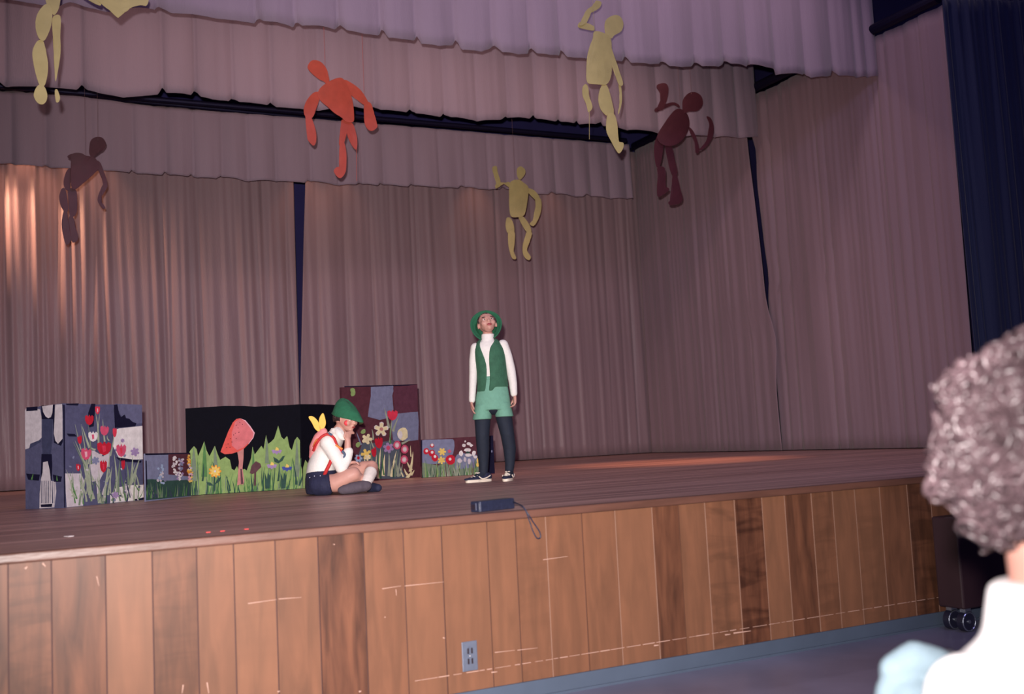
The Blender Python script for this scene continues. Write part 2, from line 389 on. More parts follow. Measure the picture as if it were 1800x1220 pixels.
def drape(name, A, B, z0, z1, seed, label, m, edgeA=None, edgeB=None, amp=.05, dens=3.2, group='tall stage curtains', th=.008, hem=None, fold_s=None):
    """A,B: ends on plan; folds of irregular width; edgeA/edgeB shift the ends with height"""
    A, B = Vector(A), Vector(B); L = (B-A).length; d = (B-A)/L; n = Vector((d.y, -d.x))
    rnd = random.Random(seed)
    cre = []; s = 0
    while s < L:
        s += rnd.uniform(.05, .42)*(1 if rnd.random() < .75 else 2.2); cre.append((s, rnd.uniform(.4, 1)*amp, rnd.uniform(.010, .03), rnd.uniform(-.012, .012)))
    nx = int(L/.014); nz = 26; bm = bmesh.new(); rows = []
    for j in range(nz+1):
        v = j/nz; z = z1+(z0-z1)*v; row = []
        a = edgeA(z) if edgeA else 0; c = edgeB(z) if edgeB else 0
        for i in range(nx+1):
            s = a+(L+c-a)*i/nx
            o = 0
            for (cs, ca, cw, sl) in cre:
                q = (s-cs-sl*(z-z0)*.6)/cw
                if abs(q) < 6: o -= ca*.55/(1+q*q)
            am = amp*(1+2.2*max(0, 1-abs(s-fold_s)/1.2)) if fold_s is not None else amp
            o += am*.5*noise.noise(Vector((s*dens+seed*7.1, z*.10, seed)))
            o += am*.42*noise.noise(Vector((s*dens*4+z*.2, z*.22, seed+9)))
            p = A+d*s+n*o
            zz = z + (hem(s) if (hem and j == nz) else 0)
            row.append(bm.verts.new((p.x, p.y, zz)))
        rows.append(row)
    for r0, r1 in zip(rows[:-1], rows[1:]):
        for i in range(nx): bm.faces.new((r1[i], r1[i+1], r0[i+1], r0[i]))
    o = build(name, bm, m, smooth=True, origin=((A.x+B.x)/2, (A.y+B.y)/2, z0))
    if th: q = o.modifiers.new('thick', 'SOLIDIFY'); q.thickness = th
    return tag(o, label, 'curtain', group)
BACK = 13.4; TRK = 5.58
gx = lambda px, py: ony(px, py, BACK).x
# the gap between the two halves of the back curtain
zt_, zm_ = ony(527, 320, BACK).z, ony(527, 690, BACK).z
gl0, gl1 = gx(516, 320), gx(526, 690); gr0, gr1 = gx(537, 320), gx(528, 690)
def edgeL(z):
    t = min(1, max(0, (zt_-z)/(zt_-zm_))); return (gl0+(gl1-gl0)*t) - gl1
def edgeR(z):
    t = min(1, max(0, (zt_-z)/(zt_-zm_))); return (gr0+(gr1-gr0)*t) - gr1
drape('back_curtain', (-3.8, BACK), (gl1, BACK), STAGE+.01, TRK, 3, 'left half of the mauve back curtain, warm light on its upper left folds', m_cloth, edgeB=edgeL, amp=.06, fold_s=ony(110, 400, BACK).x+3.8)
drape('back_curtain', (gr1, BACK), (SIDE+.12, BACK), STAGE+.01, TRK, 5, 'right half of the mauve back curtain, behind the standing child', m_cloth, edgeA=edgeR, amp=.055)
ysp = onx(1345, 560, SIDE).y
slit = sorted([(onx(a, c, SIDE).z, onx(a, c, SIDE).y) for a, c in ((1308, 210), (1316, 285), (1340, 480), (1344, 530), (1352, 600), (1362, 660), (1375, 790))])
gapw = sorted([(onx(a, c, SIDE).z, g) for a, c, g in ((1308, 210, .0), (1316, 270, .08), (1322, 320, .03), (1332, 430, .015), (1340, 490, .05), (1344, 530, -.02), (1375, 790, -.06))])
drape('side_curtain', (SIDE, BACK-.07), (SIDE, ysp), STAGE+.01, TRK, 8, 'rear side curtain at the right back corner, left of the long slit', m_side, amp=.045, edgeB=lambda z: ysp-lerp_tab(slit, z)+.12*math.exp(-((z-2.30)/.40)**2))
drape('side_curtain', (SIDE+.07, ysp), (SIDE+.07, yf_ := onx(1664, 200, SIDE).y), STAGE+.01, TRK, 12, 'front side curtain on the right, between the long slit and the navy curtain', m_side, amp=.05, edgeA=lambda z: ysp-lerp_tab(slit, z)+lerp_tab(gapw, z))
yf = yf_
drape('navy_curtain', (SIDE+.06, yf-.04), (11.6, yf-.75), STAGE+.01, onx(1650, 3, SIDE+.06).z+.02, 21, 'dark navy curtain hanging at the far right of the stage', m_navy, amp=.07, dens=5)
m_pipe = mat('black_pipe', (24, 20, 52), .5, .1, metal=.6)
def pipe(a, c, r, label, group='curtain pipes'):
    bm = bmesh.new(); a, c = Vector(a), Vector(c); frust(bm, a, r, c, r, 12)
    return tag(build('pipe_batten', bm, m_pipe, smooth=False, origin=(a+c)/2), label, 'pipe', group)
zt3 = ony(1111, 253, 12.6).z
pipe(ony(-60, 146, 12.72), ony(1100, 247, 12.72), .035, 'dark pipe above the farthest border curtain')
pipe((-3.9, 10.53, 6.9), (8.6, 10.53, 6.9), .03, 'pipe carrying the middle border curtain')
pipe((-4.2, 8.53, 7.2), (8.9, 8.53, 7.2), .03, 'pipe carrying the nearest border curtain')
pipe((-3.9, BACK, TRK+.03), (SIDE, BACK, TRK+.03), .03, 'track of the back curtain')
pipe((SIDE+.02, yf, TRK+.07), (SIDE+.02, BACK-.05, TRK+.07), .06, 'dark track along the top of the side curtains')

# ------------------------------------------------------------------ wall outlet
oc = ony(825, 1153, EDGE)
ou = empty('power_outlet', (oc.x, EDGE-.002, oc.z), 0, 'small grey steel outlet plate on the stage front panelling', 'outlet')
m_steel = mat('brushed_steel', (92, 98, 114), .45, .08, 40, metal=.3); m_blk = mat('socket_black', (30, 20, 30), .5)
bm = bmesh.new(); box(bm, (-.037, -.005, -.064), (.037, .001, .064)); bevel(build('cover_plate', bm, m_steel, ou), .003)
for dz in (.023, -.021):
    bm = bmesh.new(); frust(bm, (0, -.004, dz), .0175, (0, -.0075, dz), .0165, 24)
    s = build('socket', bm, m_steel, ou)
    bm = bmesh.new()
    for sx in (-1, 1):
        box(bm, (sx*.009-.0045, -.0088, dz-.012), (sx*.009+.0045, -.0074, dz+.012))
    bevel(build('slot', bm, m_blk, s), .002)
bm = bmesh.new(); sph(bm, (0, -.006, .001), (.0035, .002, .0035), seg=10); build('screw', bm, mat('screw_bright', (220, 214, 214), .3, metal=.7), ou, True)

# ------------------------------------------------------------------ black recorder on the stage edge
a, c = onz(843, 901.5), onz(908, 894)
ang = math.atan2(c.y-a.y, c.x-a.x); L = (c-a).length-.01
if a.y < EDGE-.015: a.y = EDGE-.015
rec = empty('tape_recorder', (a.x, a.y, STAGE+.001), ang, 'black boxy tape recorder with a wrist strap lying on the stage edge', 'recorder')
m_case = mat('black_leatherette', (30, 34, 54), .42, .2, 60, .3, 200)
bm = bmesh.new(); vs = box(bm, (0, 0, 0), (L, .062, .05))
for v in vs:
    if v.co.x < .01 and v.co.y > .05: v.co.x += .0
bevel(build('case', bm, m_case, rec), .006, 3)
bm = bmesh.new(); box(bm, (.006, -.0012, .004), (.0095, .0005, .048)); box(bm, (-.0012, .02, .010), (.0005, .024, .042))
build('trim_strip', bm, mat('dull_chrome', (130, 134, 156), .3, metal=.6), rec)
bm = bmesh.new()
for k in range(4): box(bm, (-.002, .028+.007*k, .012), (.0008, .032+.007*k, .036))
build('grille', bm, m_blk, rec)
# strap: from the right end, over the edge, a hanging loop
st = a.lerp(c, 1.0)
ex = Vector((math.cos(ang), math.sin(ang), 0))
s0 = a+ex*(L-.004)+Vector((0, .02, .030))
FR = EDGE-.030
outp = [s0, ony(916, 888, EDGE+.0), ony(924, 898, FR), ony(930, 914, FR), ony(937, 934, FR), ony(944, 946, FR), ony(950, 944, FR), ony(948, 934, FR), ony(938, 919, FR-.004), ony(928, 903, FR-.008), ony(918, 890, EDGE-.008), s0+Vector((0, .004, .006))]
bm = bmesh.new(); tube(bm, spline(outp, 8), .0028, 8)
build('wrist_strap', bm, m_case, rec, True, world=True)

# ------------------------------------------------------------------ small marks lying on the stage
for px, py, nm in ((366, 938.5, 'first red speck of tape from the left by the stage edge'), (391, 936.5, 'middle red speck of tape by the stage edge'), (433, 933, 'red speck of tape by the stage edge, rightmost of three')):
    p = onz(px, py-2.5)
    bm = bmesh.new(); box(bm, (-.009, -.004, 0), (.009, .004, .002))
    p.y = max(p.y, EDGE+.06)
    o = build('tape_scrap', bm, mat('red_tape', (220, 50, 50), .5)); o.location = (p.x, p.y, STAGE); tag(o, nm, 'tape', 'red tape scraps')
p = onz(121, 943); bm = bmesh.new(); vs = box(bm, (-.012, -.02, 0), (.012, .02, .002))
o = build('paper_scrap', bm, mat('white_paper', (214, 204, 206), .8)); o.location = (p.x, p.y, STAGE); o.rotation_euler.z = .4
tag(o, 'tiny white paper scrap lying on the stage floor at the left', 'paper')

# ------------------------------------------------------------------ painted scenery boards
class Board:
    """segs: px x-values of the folds with their base pixel y; top: px outline of the top edge"""
    def __init__(s, name, base, top, col, label, th=.012, rnd=0):
        s.name, s.top, s.label, s.th = name, top, label, th
        s.mats = [col]; s.k = 0
        s.bp = [onz(x, y) for x, y in base]; s.bx = [x for x, y in base]
        s.bm = bmesh.new()
        for i in range(len(s.bp)-1):
            p, q = s.bp[i], s.bp[i+1]; n = s.norm(i)
            xa, xb = s.bx[i], s.bx[i+1]
            tops_ = [(xa+s.sh(xa, xb, 0), lerp_tab(top, xa))]+[(x, y) for x, y in top if xa+1 < x < xb-1]+[(xb, lerp_tab(top, xb))]
            pts = [p, q]
            for x, y in tops_[::-1]:
                v = onplane(x, y, p, n)
                if x == tops_[-1][0]: v = Vector((q.x, q.y, v.z))
                if x == tops_[0][0]: v = Vector((p.x, p.y, v.z))
                pts.append(v)
            slab(s.bm, [Vector(v) for v in pts], n, th, 0)
    def sh(s, a, b, k): return 0
    def norm(s, i):
        d = (s.bp[i+1]-s.bp[i]).normalized(); n = Vector((d.y, -d.x, 0))
        return n
    def seg(s, x):
        for i in range(len(s.bx)-1):
            if x <= s.bx[i+1]: return i
        return len(s.bx)-2
    def mi(s, m):
        if m not in s.mats: s.mats.append(m)
        return s.mats.index(m)
    def poly(s, pts, m):
        xm = sum(p[0] for p in pts)/len(pts); i = s.seg(xm); n = s.norm(i); s.k += 1
        off = n*(.0006+.00012*s.k)
        vs = []
        for x, y in pts:
            v = onplane(x, y, s.bp[i], n)
            lo, hi = s.bp[i], s.bp[i+1]; d = (hi-lo); L = d.length; t = (v-lo).dot(d)/L
            t = min(max(t, .001), L-.001)
            z = max(v.z, STAGE+.003)
            vs.append(s.bm.verts.new(Vector((lo.x, lo.y, 0))+d/L*t+Vector((0, 0, z))+off))
        try:
            f = s.bm.faces.new(vs); f.material_index = s.mi(m)
            f.normal_update()
            if f.normal.dot(n) < 0: f.normal_flip()
        except Exception: pass
    def ell(s, cx, cy, rx, ry, m, n=12, wob=0, rot=0):
        c, sn = math.cos(rot), math.sin(rot)
        P = []
        for k in range(n):
            a = 2*PI*k/n; r = 1+wob*random.uniform(-1, 1)
            x, y = rx*r*math.cos(a), ry*r*math.sin(a)
            P.append((cx+x*c-y*sn, cy+x*sn+y*c))
        s.poly(P, m)
    def star(s, cx, cy, r, n, m, inner=.45, rot=0, sq=1):
        P = []
        for k in range(n*4):
            a = rot+2*PI*k/(n*4); rr = r*(inner+(1-inner)*abs(math.cos(n*(a-rot)/2))**.6)
            P.append((cx+rr*math.cos(a), cy+rr*sq*math.sin(a)))
        s.poly(P, m)
    def blade(s, x0, y0, x1, y1, w, m, bend=0):
        dx, dy = x1-x0, y1-y0; L = math.hypot(dx, dy) or 1; nx, ny = -dy/L, dx/L
        A, B_ = [], []
        for k in range(6):
            t = k/5; b_ = bend*math.sin(PI*t); ww = w*.5*(1-t)**.7+.15
            x, y = x0+dx*t+nx*b_, y0+dy*t+ny*b_
            A.append((x+nx*ww, y+ny*ww)); B_.append((x-nx*ww, y-ny*ww))
        s.poly(A+B_[::-1], m)
    def tulip(s, cx, cy, rx, ry, m, m2=None, rot=0):
        base = [(-1, -.7), (-.55, -.95), (-.25, -.6), (0, -1.05), (.3, -.6), (.6, -.95), (1, -.65), (.95, .1), (.6, .75), (0, 1.05), (-.6, .75), (-.98, .1)]
        c, sn = math.cos(rot), math.sin(rot)
        s.poly([(cx+(a*c-b_*sn)*rx, cy+(a*sn+b_*c)*ry) for a, b_ in base], m)
        if m2: s.poly([(cx-.3*rx, cy-.4*ry), (cx+.2*rx, cy-.4*ry), (cx+.25*rx, cy+.4*ry), (cx-.15*rx, cy+.6*ry)], m2)
    def done(s):
        c = sum(s.bp, Vector())/len(s.bp)
        bmesh.ops.recalc_face_normals
        o = build(s.name, s.bm, s.mats, origin=(c.x, c.y, STAGE))
        return tag(o, s.label, 'scenery', 'painted scenery boards')
def P(name, rgb): return mat('paint_'+name, [v*.93 for v in rgb], .8, .12, 25, .2, 60, spec=.12)
slate, dkslate, navyp, white, cream = P('slate', (86, 86, 116)), P('deep_slate', (64, 66, 94)), P('navy', (22, 20, 46)), P('white', (232, 224, 222)), P('cream', (240, 226, 180))
offw = P('off_white', (206, 196, 202))
red, pink, rose, lpink, grn, pgrn, dgrn, yel, org, lil, blu, lblu, mar, ltgrn, grey, brn, sage = P('red', (196, 36, 56)), P('pink', (214, 84, 116)), P('rose', (222, 60, 84)), P('pale_pink', (238, 178, 190)), P('green', (88, 132, 78)), P('pale_green', (164, 172, 150)), P('dark_green', (54, 82, 74)), P('yellow', (240, 206, 110)), P('orange', (236, 160, 60)), P('lilac', (166, 140, 182)), P('blue', (72, 82, 160)), P('light_blue', (160, 178, 206)), P('maroon', (92, 50, 60)), P('light_green', (146, 172, 106)), P('grey_blue', (128, 132, 160)), P('brown', (98, 66, 72)), P('sage', (122, 138, 116))

# 1: the tulip board, a folded pair of panels
b1 = Board('painted_board', [(45, 895), (112, 893), (252, 879)], [(45, 722), (70, 714), (112, 709), (170, 711), (215, 711), (253, 714)], slate,
           'folded board painted with pink and red tulips on slate and white patches, leftmost of all', .012)
def zb1(*a): return [(30+x/5.546, 690+y/5.546) for x, y in a]
b1.poly(zb1((75,180),(90,150),(200,160),(225,165),(240,240),(240,440),(200,480),(110,545),(78,555)), offw)
b1.poly(zb1((90,145),(200,135),(200,175),(92,182)), navyp)
b1.poly(zb1((235,130),(445,112),(455,150),(450,480),(430,520),(360,490),(350,260),(240,260)), navyp)
b1.poly(zb1((245,135),(350,118),(345,200),(330,240),(305,250),(280,235),(255,190)), offw)
b1.poly(zb1((372,118),(440,112),(446,200),(445,450),(400,500),(375,470),(360,400)), offw)
b1.poly(zb1((250,260),(350,260),(345,460),(330,620),(250,600),(240,450)), dkslate)
b1.poly(zb1((130,500),(230,460),(235,480),(120,550)), dkslate)
b1.poly(zb1((240,600),(340,600),(345,700),(340,860),(230,840)), navyp)
b1.poly(zb1((255,680),(300,670),(320,760),(330,860),(375,870),(385,960),(365,1120),(220,1130),(222,980),(235,840),(250,780)), offw)
b1.poly(zb1((90,790),(225,800),(215,860),(110,850)), navyp)
b1.poly(zb1((350,800),(440,820),(430,870),(360,870)), navyp)
b1.poly(zb1((232,1092),(345,1085),(340,1115),(236,1118)), navyp)
for x in range(235, 370, 18): b1.poly(zb1((x,860),(x+5,860),(x+8+random.uniform(-5,5),1080),(x+2,1080)), dkslate)
b1.poly(zb1((444,120),(462,120),(468,1125),(450,1128)), navyp)
b1.poly(zb1((470,110),(600,105),(590,128),(480,122)), navyp)
b1.poly(zb1((720,110),(760,110),(745,330),(700,340),(690,200)), navyp)
b1.poly(zb1((480,400),(560,405),(580,430),(500,428)), navyp)
b1.poly(zb1((950,110),(1230,120),(1235,300),(1140,305),(1120,280),(1060,250),(1050,215),(1020,240),(990,180),(960,170)), P('mid_slate', (104, 104, 134)))
b1.poly(zb1((940,120),(975,115),(990,200),(1010,240),(1045,215),(1060,250),(1090,255),(1120,285),(1160,300),(1150,330),(950,345)), navyp)
b1.poly(zb1((940,370),(990,350),(1235,325),(1240,650),(1100,655),(990,640),(930,520)), white)
b1.poly(zb1((960,630),(1210,665),(1205,685),(1000,670)), navyp)
b1.poly(zb1((465,790),(620,790),(650,860),(640,1130),(480,1130),(470,960)), offw)
b1.poly(zb1((700,560),(750,570),(800,600),(900,580),(890,700),(830,800),(800,860),(720,870),(700,780)), offw)
b1.poly(zb1((905,1000),(960,930),(1080,905),(1228,900),(1230,1020),(1140,1060),(960,1092),(905,1090)), white)
b1.poly(zb1((1130,1040),(1235,1025),(1235,1062),(1150,1070)), navyp)
for x0, y0, x1, y1, w, mm in ((700,1000,560,310,14,pgrn),(720,1060,620,310,14,pgrn),(760,560,700,520,16,pgrn),(700,540,630,330,16,pgrn),(720,700,690,320,14,sage),(790,500,760,190,14,pgrn),(775,460,800,200,10,pgrn),(850,480,830,260,12,pgrn),(740,860,560,470,16,pgrn),(730,900,540,480,12,sage),(830,1100,760,840,30,sage),(840,1060,900,600,26,pgrn),(800,1080,780,820,26,pgrn),(880,1000,920,720,14,pgrn),(970,1000,940,600,20,pgrn),(980,980,1000,640,16,sage),(1100,900,1120,620,22,pgrn),(1110,880,1190,640,22,pgrn),(1080,900,1060,680,16,sage),(740,1040,690,860,20,pgrn),(700,880,660,660,18,pgrn),(600,1100,620,760,14,sage),(640,1090,600,800,10,grn),(1000,1060,980,900,12,sage),(560,1080,540,820,9,grn),(150,850,165,790,12,grn),(400,860,395,810,10,grn),(1170,1050,1190,900,9,sage),(1060,1060,1040,860,12,sage),(860,1100,870,900,12,dgrn),(930,1080,960,860,10,dgrn),(690,700,680,560,12,pgrn),(890,470,870,420,10,pgrn),(900,620,940,400,12,pgrn)):
    (a_, b_), = zb1((x0, y0)); (c_, d_), = zb1((x1, y1)); b1.blade(a_, b_, c_, d_, w/4.2, mm, random.uniform(-1.5, 1.5))
for k in range(46):
    x = random.uniform(480, 1200); y = random.uniform(960, 1105) - (x-480)*.05
    (a_, b_), = zb1((x, y)); (c_, d_), = zb1((x+random.uniform(-70, 70), y-random.uniform(90, 330)))
    b1.blade(a_, b_, c_, d_, random.uniform(1.2, 3.2), random.choice([sage, pgrn, pgrn, offw, dkslate, grn]), random.uniform(-2.5, 2.5))
for k in range(22):
    x, y = random.uniform(500, 1180), random.uniform(560, 1060)
    (a_, b_), = zb1((x, y)); b1.ell(a_, b_, random.uniform(1.2, 4), random.uniform(1, 3), random.choice([dkslate, offw, grey, slate]), 7, .35, random.random()*3)
for x, y, rx, ry, m1, m2, rt in ((688,268,42,50,red,None,0),(768,172,24,40,rose,lpink,0),(724,430,46,50,white,pink,0),(835,372,42,48,pink,None,.1),(935,390,20,46,rose,None,0),(594,462,22,42,red,None,-.2),(832,545,68,66,red,rose,0),(655,600,50,58,pink,lpink,.1),(998,565,48,62,pink,rose,0),(824,720,34,60,red,rose,0),(578,730,22,36,red,lpink,.1),(1016,705,18,48,red,None,0)):
    (a_, b_), = zb1((x, y)); b1.tulip(a_, b_, rx/5.546, ry/5.546, m1, m2, rt)
for x, y, r in ((745,665,38),(1130,580,42),(1010,470,20),(940,1000,34)):
    (a_, b_), = zb1((x, y)); b1.star(a_, b_, r/5.2, 6, lil if r != 38 else grey, .62, .3); 
b1.done()
# 2: low board with hyacinths
b2 = Board('painted_board', [(256.5, 881.8), (336, 872.4)], [(256, 797.5), (336, 796)], grey, 'low board painted with pale blue, white and yellow flower spikes, beside the tulip board')
def zb2(*a): return [(240+x/11.09, 780+y/11.09) for x, y in a]
b2.poly(zb2((160,190),(1055,175),(1055,205),(170,225)), navyp)
b2.poly(zb2((618,205),(1060,195),(1060,640),(620,600)), mar)
b2.poly(zb2((160,700),(300,690),(620,720),(1060,700),(1062,1040),(170,1105)), dgrn)
b2.poly(zb2((130,330),(195,330),(210,840),(170,1000),(130,1000)), navyp)
for k in range(60):
    x = random.uniform(180, 1050); (p1, p2), = zb2((x, 1075-(x-180)*.08)); (q1, q2), = zb2((x+random.uniform(-60, 60), random.uniform(720, 900)))
    b2.blade(p1, p2, q1, q2, random.uniform(1, 2), random.choice([sage, dgrn, grn, dkslate, dgrn]), random.uniform(-1, 1))
for cx, y0, y1, w, cols in ((450, 420, 770, 95, [lblu, lblu, offw, grey]), (720, 260, 560, 60, [white, white, offw]), (825, 290, 620, 60, [offw, lil, grey]), (775, 560, 700, 80, [white, lil]), (975, 220, 400, 28, [yel, org]), (985, 400, 560, 60, [yel, offw, org]), (990, 560, 750, 60, [offw, yel, lpink, org])):
    for k in range(int((y1-y0)/16)+5):
        (a_, b_), = zb2((cx+random.uniform(-w, w)*(.35+.65*k/((y1-y0)/16+5)), y0+(y1-y0)*random.random())); b2.ell(a_, b_, 1.9, 2.3, random.choice(cols), 7, .2, random.random()*3)
b2.done()
# 3: black board with grass and mushroom
black = P('black', (7, 6, 18))
b3 = Board('painted_board', [(329, 871.6), (532, 859.2), (603, 853)], [(328, 718), (357, 716), (395, 713.5), (429, 713.5), (448, 714.8), (476, 713.4), (507, 712), (527, 710.5), (560, 710.5), (603, 712)], black,
           'long black board painted with green grass and a big pink mushroom, behind the seated child')
def zb3(*a): return [(320+x/6.42, 690+y/6.42) for x, y in a]
b3.poly(zb3((60,1175),(70,700),(95,650),(135,605),(165,640),(180,720),(215,640),(250,550),(275,650),(310,720),(340,660),(370,600),(400,690),(430,760),(490,725),(540,760),(560,860),(590,880),(620,830),(650,900),(700,860),(730,880),(780,740),(795,610),(820,700),(850,660),(895,600),(920,640),(948,480),(970,580),(1000,560),(1040,520),(1085,375),(1120,500),(1150,530),(1185,490),(1215,620),(1240,650),(1270,540),(1300,500),(1330,540),(1335,800),(1355,870),(1365,1090),(1000,1105),(500,1140)), ltgrn)
b3.poly(zb3((1362,1090),(1365,850),(1390,760),(1420,800),(1450,1085)), ltgrn)
for k in range(150):
    x = random.uniform(75, 1350)
    ytop = {0: 700, 1: 720, 2: 760, 3: 900, 4: 800, 5: 700, 6: 640}[min(6, int(x/195))]
    (p1, p2), = zb3((x, 1160-(x-75)*.055)); (q1, q2), = zb3((x+random.uniform(-30, 40), random.uniform(ytop, 1050)))
    b3.blade(p1, p2, q1, q2, random.uniform(1, 2.3), random.choice([grn, sage, dgrn, ltgrn, ltgrn, grn]), random.uniform(-2, 2))
for x, y, xx, yy, w in ((250,950,250,560,60),(380,950,365,610,60),(500,950,500,740,70),(130,1000,130,620,70),(1085,800,1085,400,80),(1290,950,1290,520,50),(955,800,948,500,40),(1190,760,1187,500,36),(800,900,797,620,30)):
    (p1, p2), = zb3((x, y)); (q1, q2), = zb3((xx, yy)); b3.blade(p1, p2, q1, q2, w/6, random.choice([grn, ltgrn, sage]), .5)
for x, y, xx, yy in ((1290,1040,1240,740),(1320,1050,1370,860),(540,1110,490,930),(230,1000,240,800),(370,900,340,780),(1080,1000,1090,800)):
    (p1, p2), = zb3((x, y)); (q1, q2), = zb3((xx, yy)); b3.blade(p1, p2, q1, q2, 3, dgrn, 1)
coral, corald = P('coral', (226, 92, 84)), P('pale_coral', (222, 120, 124))
stemp = P('stem_pink', (198, 134, 128))
b3.poly(zb3((620,660),(695,600),(690,760),(680,850),(700,1000),(690,1040),(655,1035),(620,1050),(630,900),(640,780)), stemp)
b3.poly(zb3((655,860),(672,860),(690,1030),(662,1035)), brn)
b3.poly(zb3((432,670),(470,570),(520,440),(570,340),(610,300),(650,292),(710,315),(770,385),(815,455),(800,510),(750,580),(700,630),(640,665),(560,690),(480,697)), coral)
b3.poly(zb3((600,330),(650,300),(710,325),(765,395),(808,460),(790,510),(740,575),(690,620),(620,650),(560,600),(560,450)), corald)
b3.poly(zb3((650,292),(712,313),(772,384),(818,456),(802,512),(750,582),(745,575),(795,508),(805,458),(762,392),(705,322)), lpink)
for x, y in ((545,520),(520,580),(560,560),(610,520),(600,460),(630,400),(610,370),(680,360),(650,340),(580,480),(540,620),(500,620),(640,450)):
    (a_, b_), = zb3((x, y)); b3.ell(a_, b_, .9, .9, mar, 6, .3)
b3.poly(zb3((760,910),(785,820),(830,775),(880,800),(893,840),(860,870),(830,905),(790,920)), brn)
b3.poly(zb3((812,905),(832,900),(830,1050),(808,1050)), brn)
(a_, b_), = zb3((370, 888)); b3.star(a_, b_, 11.5, 9, org, .62); b3.star(a_, b_, 9, 8, yel, .6, .2); b3.ell(a_, b_, 2, 2, white)
b3.poly(zb3((355,950),(375,950),(370,1110),(350,1110)), dgrn); b3.poly(zb3((270,1010),(320,1015),(355,1050),(300,1050)), dgrn); b3.poly(zb3((365,1040),(400,970),(440,950),(425,1000)), dgrn)
for x, y, c1 in ((1065,665,lil),(1010,830,lil),(1180,855,blu)):
    b3.poly(zb3((x-60,y-15),(x-30,y-20),(x,y-5),(x+30,y-20),(x+60,y-15),(x+40,y+25),(x+20,y+15),(x,y+38),(x-20,y+18),(x-40,y+25)), c1)
    b3.poly(zb3((x-20,y-10),(x-5,y-50),(x+20,y-35),(x+25,y-10)), yel)
b3.poly(zb3((1025,725),(1070,750),(1090,770),(1130,720),(1160,710),(1130,770),(1085,800),(1040,785)), dgrn)
for x in (960, 1140): b3.poly(zb3((x-30,900),(x-5,980),(x+5,900),(x+30,940),(x+40,900),(x+25,1080),(x-25,1085)), dgrn)
b3.done()
# 4: maroon board with daffodils and tulips
b4 = Board('painted_board', [(606, 849.5), (740, 838.5)], [(605.5, 681), (733, 675)], mar, 'tall maroon and grey-blue board painted with daffodils and tulips, right of the seated child', .03)
def zb4(*a): return [(620+x/6.777, 670+y/6.777) for x, y in a]
b4.poly(zb4((-100,60),(770,38),(772,50),(-100,72)), navyp)
b4.poly(zb4((215,70),(480,55),(492,90),(470,170),(485,340),(420,440),(320,462),(180,425),(195,300),(215,180)), grey)
b4.poly(zb4((490,395),(600,375),(775,365),(785,480),(780,700),(690,712),(600,710),(480,720),(460,520)), grey)
b4.poly(zb4((480,75),(770,40),(768,360),(560,385),(500,360)), P('plum', (98, 56, 72)))
b4.poly(zb4((70,1165),(60,900),(120,720),(220,740),(380,720),(480,700),(560,760),(560,1000),(640,1150),(500,1170)), P('murky', (88, 96, 108)))
for x, y, xx, yy, w, c1 in ((440,730,465,440,14,pgrn),(430,560,375,320,22,pgrn),(480,600,545,430,20,pgrn),(450,760,450,500,12,grn),(300,1160,330,800,22,cream),(320,1150,300,820,12,grn),(360,1130,380,870,26,cream),(370,1120,350,820,12,grn),(430,1130,430,850,26,pgrn),(460,1140,520,830,24,cream),(545,1140,490,900,22,pgrn),(530,1130,570,850,16,pgrn),(270,1140,280,880,14,cream),(600,1140,560,1020,12,cream),(560,1130,590,990,12,pgrn),(500,1140,540,820,16,sage),(230,1000,200,680,14,sage),(260,820,200,660,12,pgrn),(240,700,225,570,14,pgrn),(580,745,690,695,18,pgrn),(100,760,40,600,14,grey),(700,1060,640,950,22,cream),(690,1120,730,1060,20,cream),(680,1080,715,840,24,cream),(640,1160,700,1070,30,cream),(650,1120,610,1040,20,cream),(690,900,685,770,10,cream),(330,1160,350,950,14,dgrn),(480,1150,470,960,12,dgrn),(150,1000,140,920,14,cream)):
    (p1, p2), = zb4((x, y)); (q1, q2), = zb4((xx, yy)); b4.blade(p1, p2, q1, q2, w/5, c1, random.uniform(-1, 1))
def z4(x, y): return zb4((x, y))[0]
b4.tulip(*z4(470, 405), 62/6.8, 62/6.8, rose, None)
b4.tulip(*z4(308, 735), 48/6.8, 66/6.8, red, None, -.15); b4.tulip(*z4(250, 845), 30/6.8, 60/6.8, red, None, -.35)
b4.star(*z4(335, 575), 92/6.8, 5, white, .42, -1.5); b4.star(*z4(335, 575), 80/6.8, 5, cream, .42, -1.5); b4.ell(*z4(338, 572), 3.2, 3.2, stemp)
b4.star(*z4(165, 690), 66/6.8, 5, cream, .45, -1.2); b4.ell(*z4(155, 700), 5.5, 5, cream)
b4.star(*z4(155, 870), 66/6.8, 5, yel, .4, -1.9); b4.star(*z4(170, 910), 40/6.8, 5, cream, .5, -1)
b4.ell(*z4(588, 630), 66/6.8, 78/6.8, cream, 12, .10); b4.ell(*z4(560, 640), 30/6.8, 50/6.8, white, 8)
b4.star(*z4(420, 795), 66/6.8, 6, lil, .6, .3); b4.ell(*z4(418, 795), 3.5, 4, pink)
b4.star(*z4(62, 920), 50/6.8, 6, lblu, .6); b4.ell(*z4(62, 915), 2.4, 3, red)
for x, y in ((522,762),(614,812),(608,935)):
    b4.ell(*z4(x, y), 46/6.8, 54/6.8, pink, 10, .05); b4.ell(*z4(x, y), 28/6.8, 34/6.8, lpink, 10); b4.ell(*z4(x, y), 2.6, 2.8, white)
for x, y in ((95,485),(120,600),(55,760),(0,150),(-8,110)):
    b4.ell(*z4(x, y), 4.2, 5.2, ltgrn, 8, .2, .6)
b4.done()
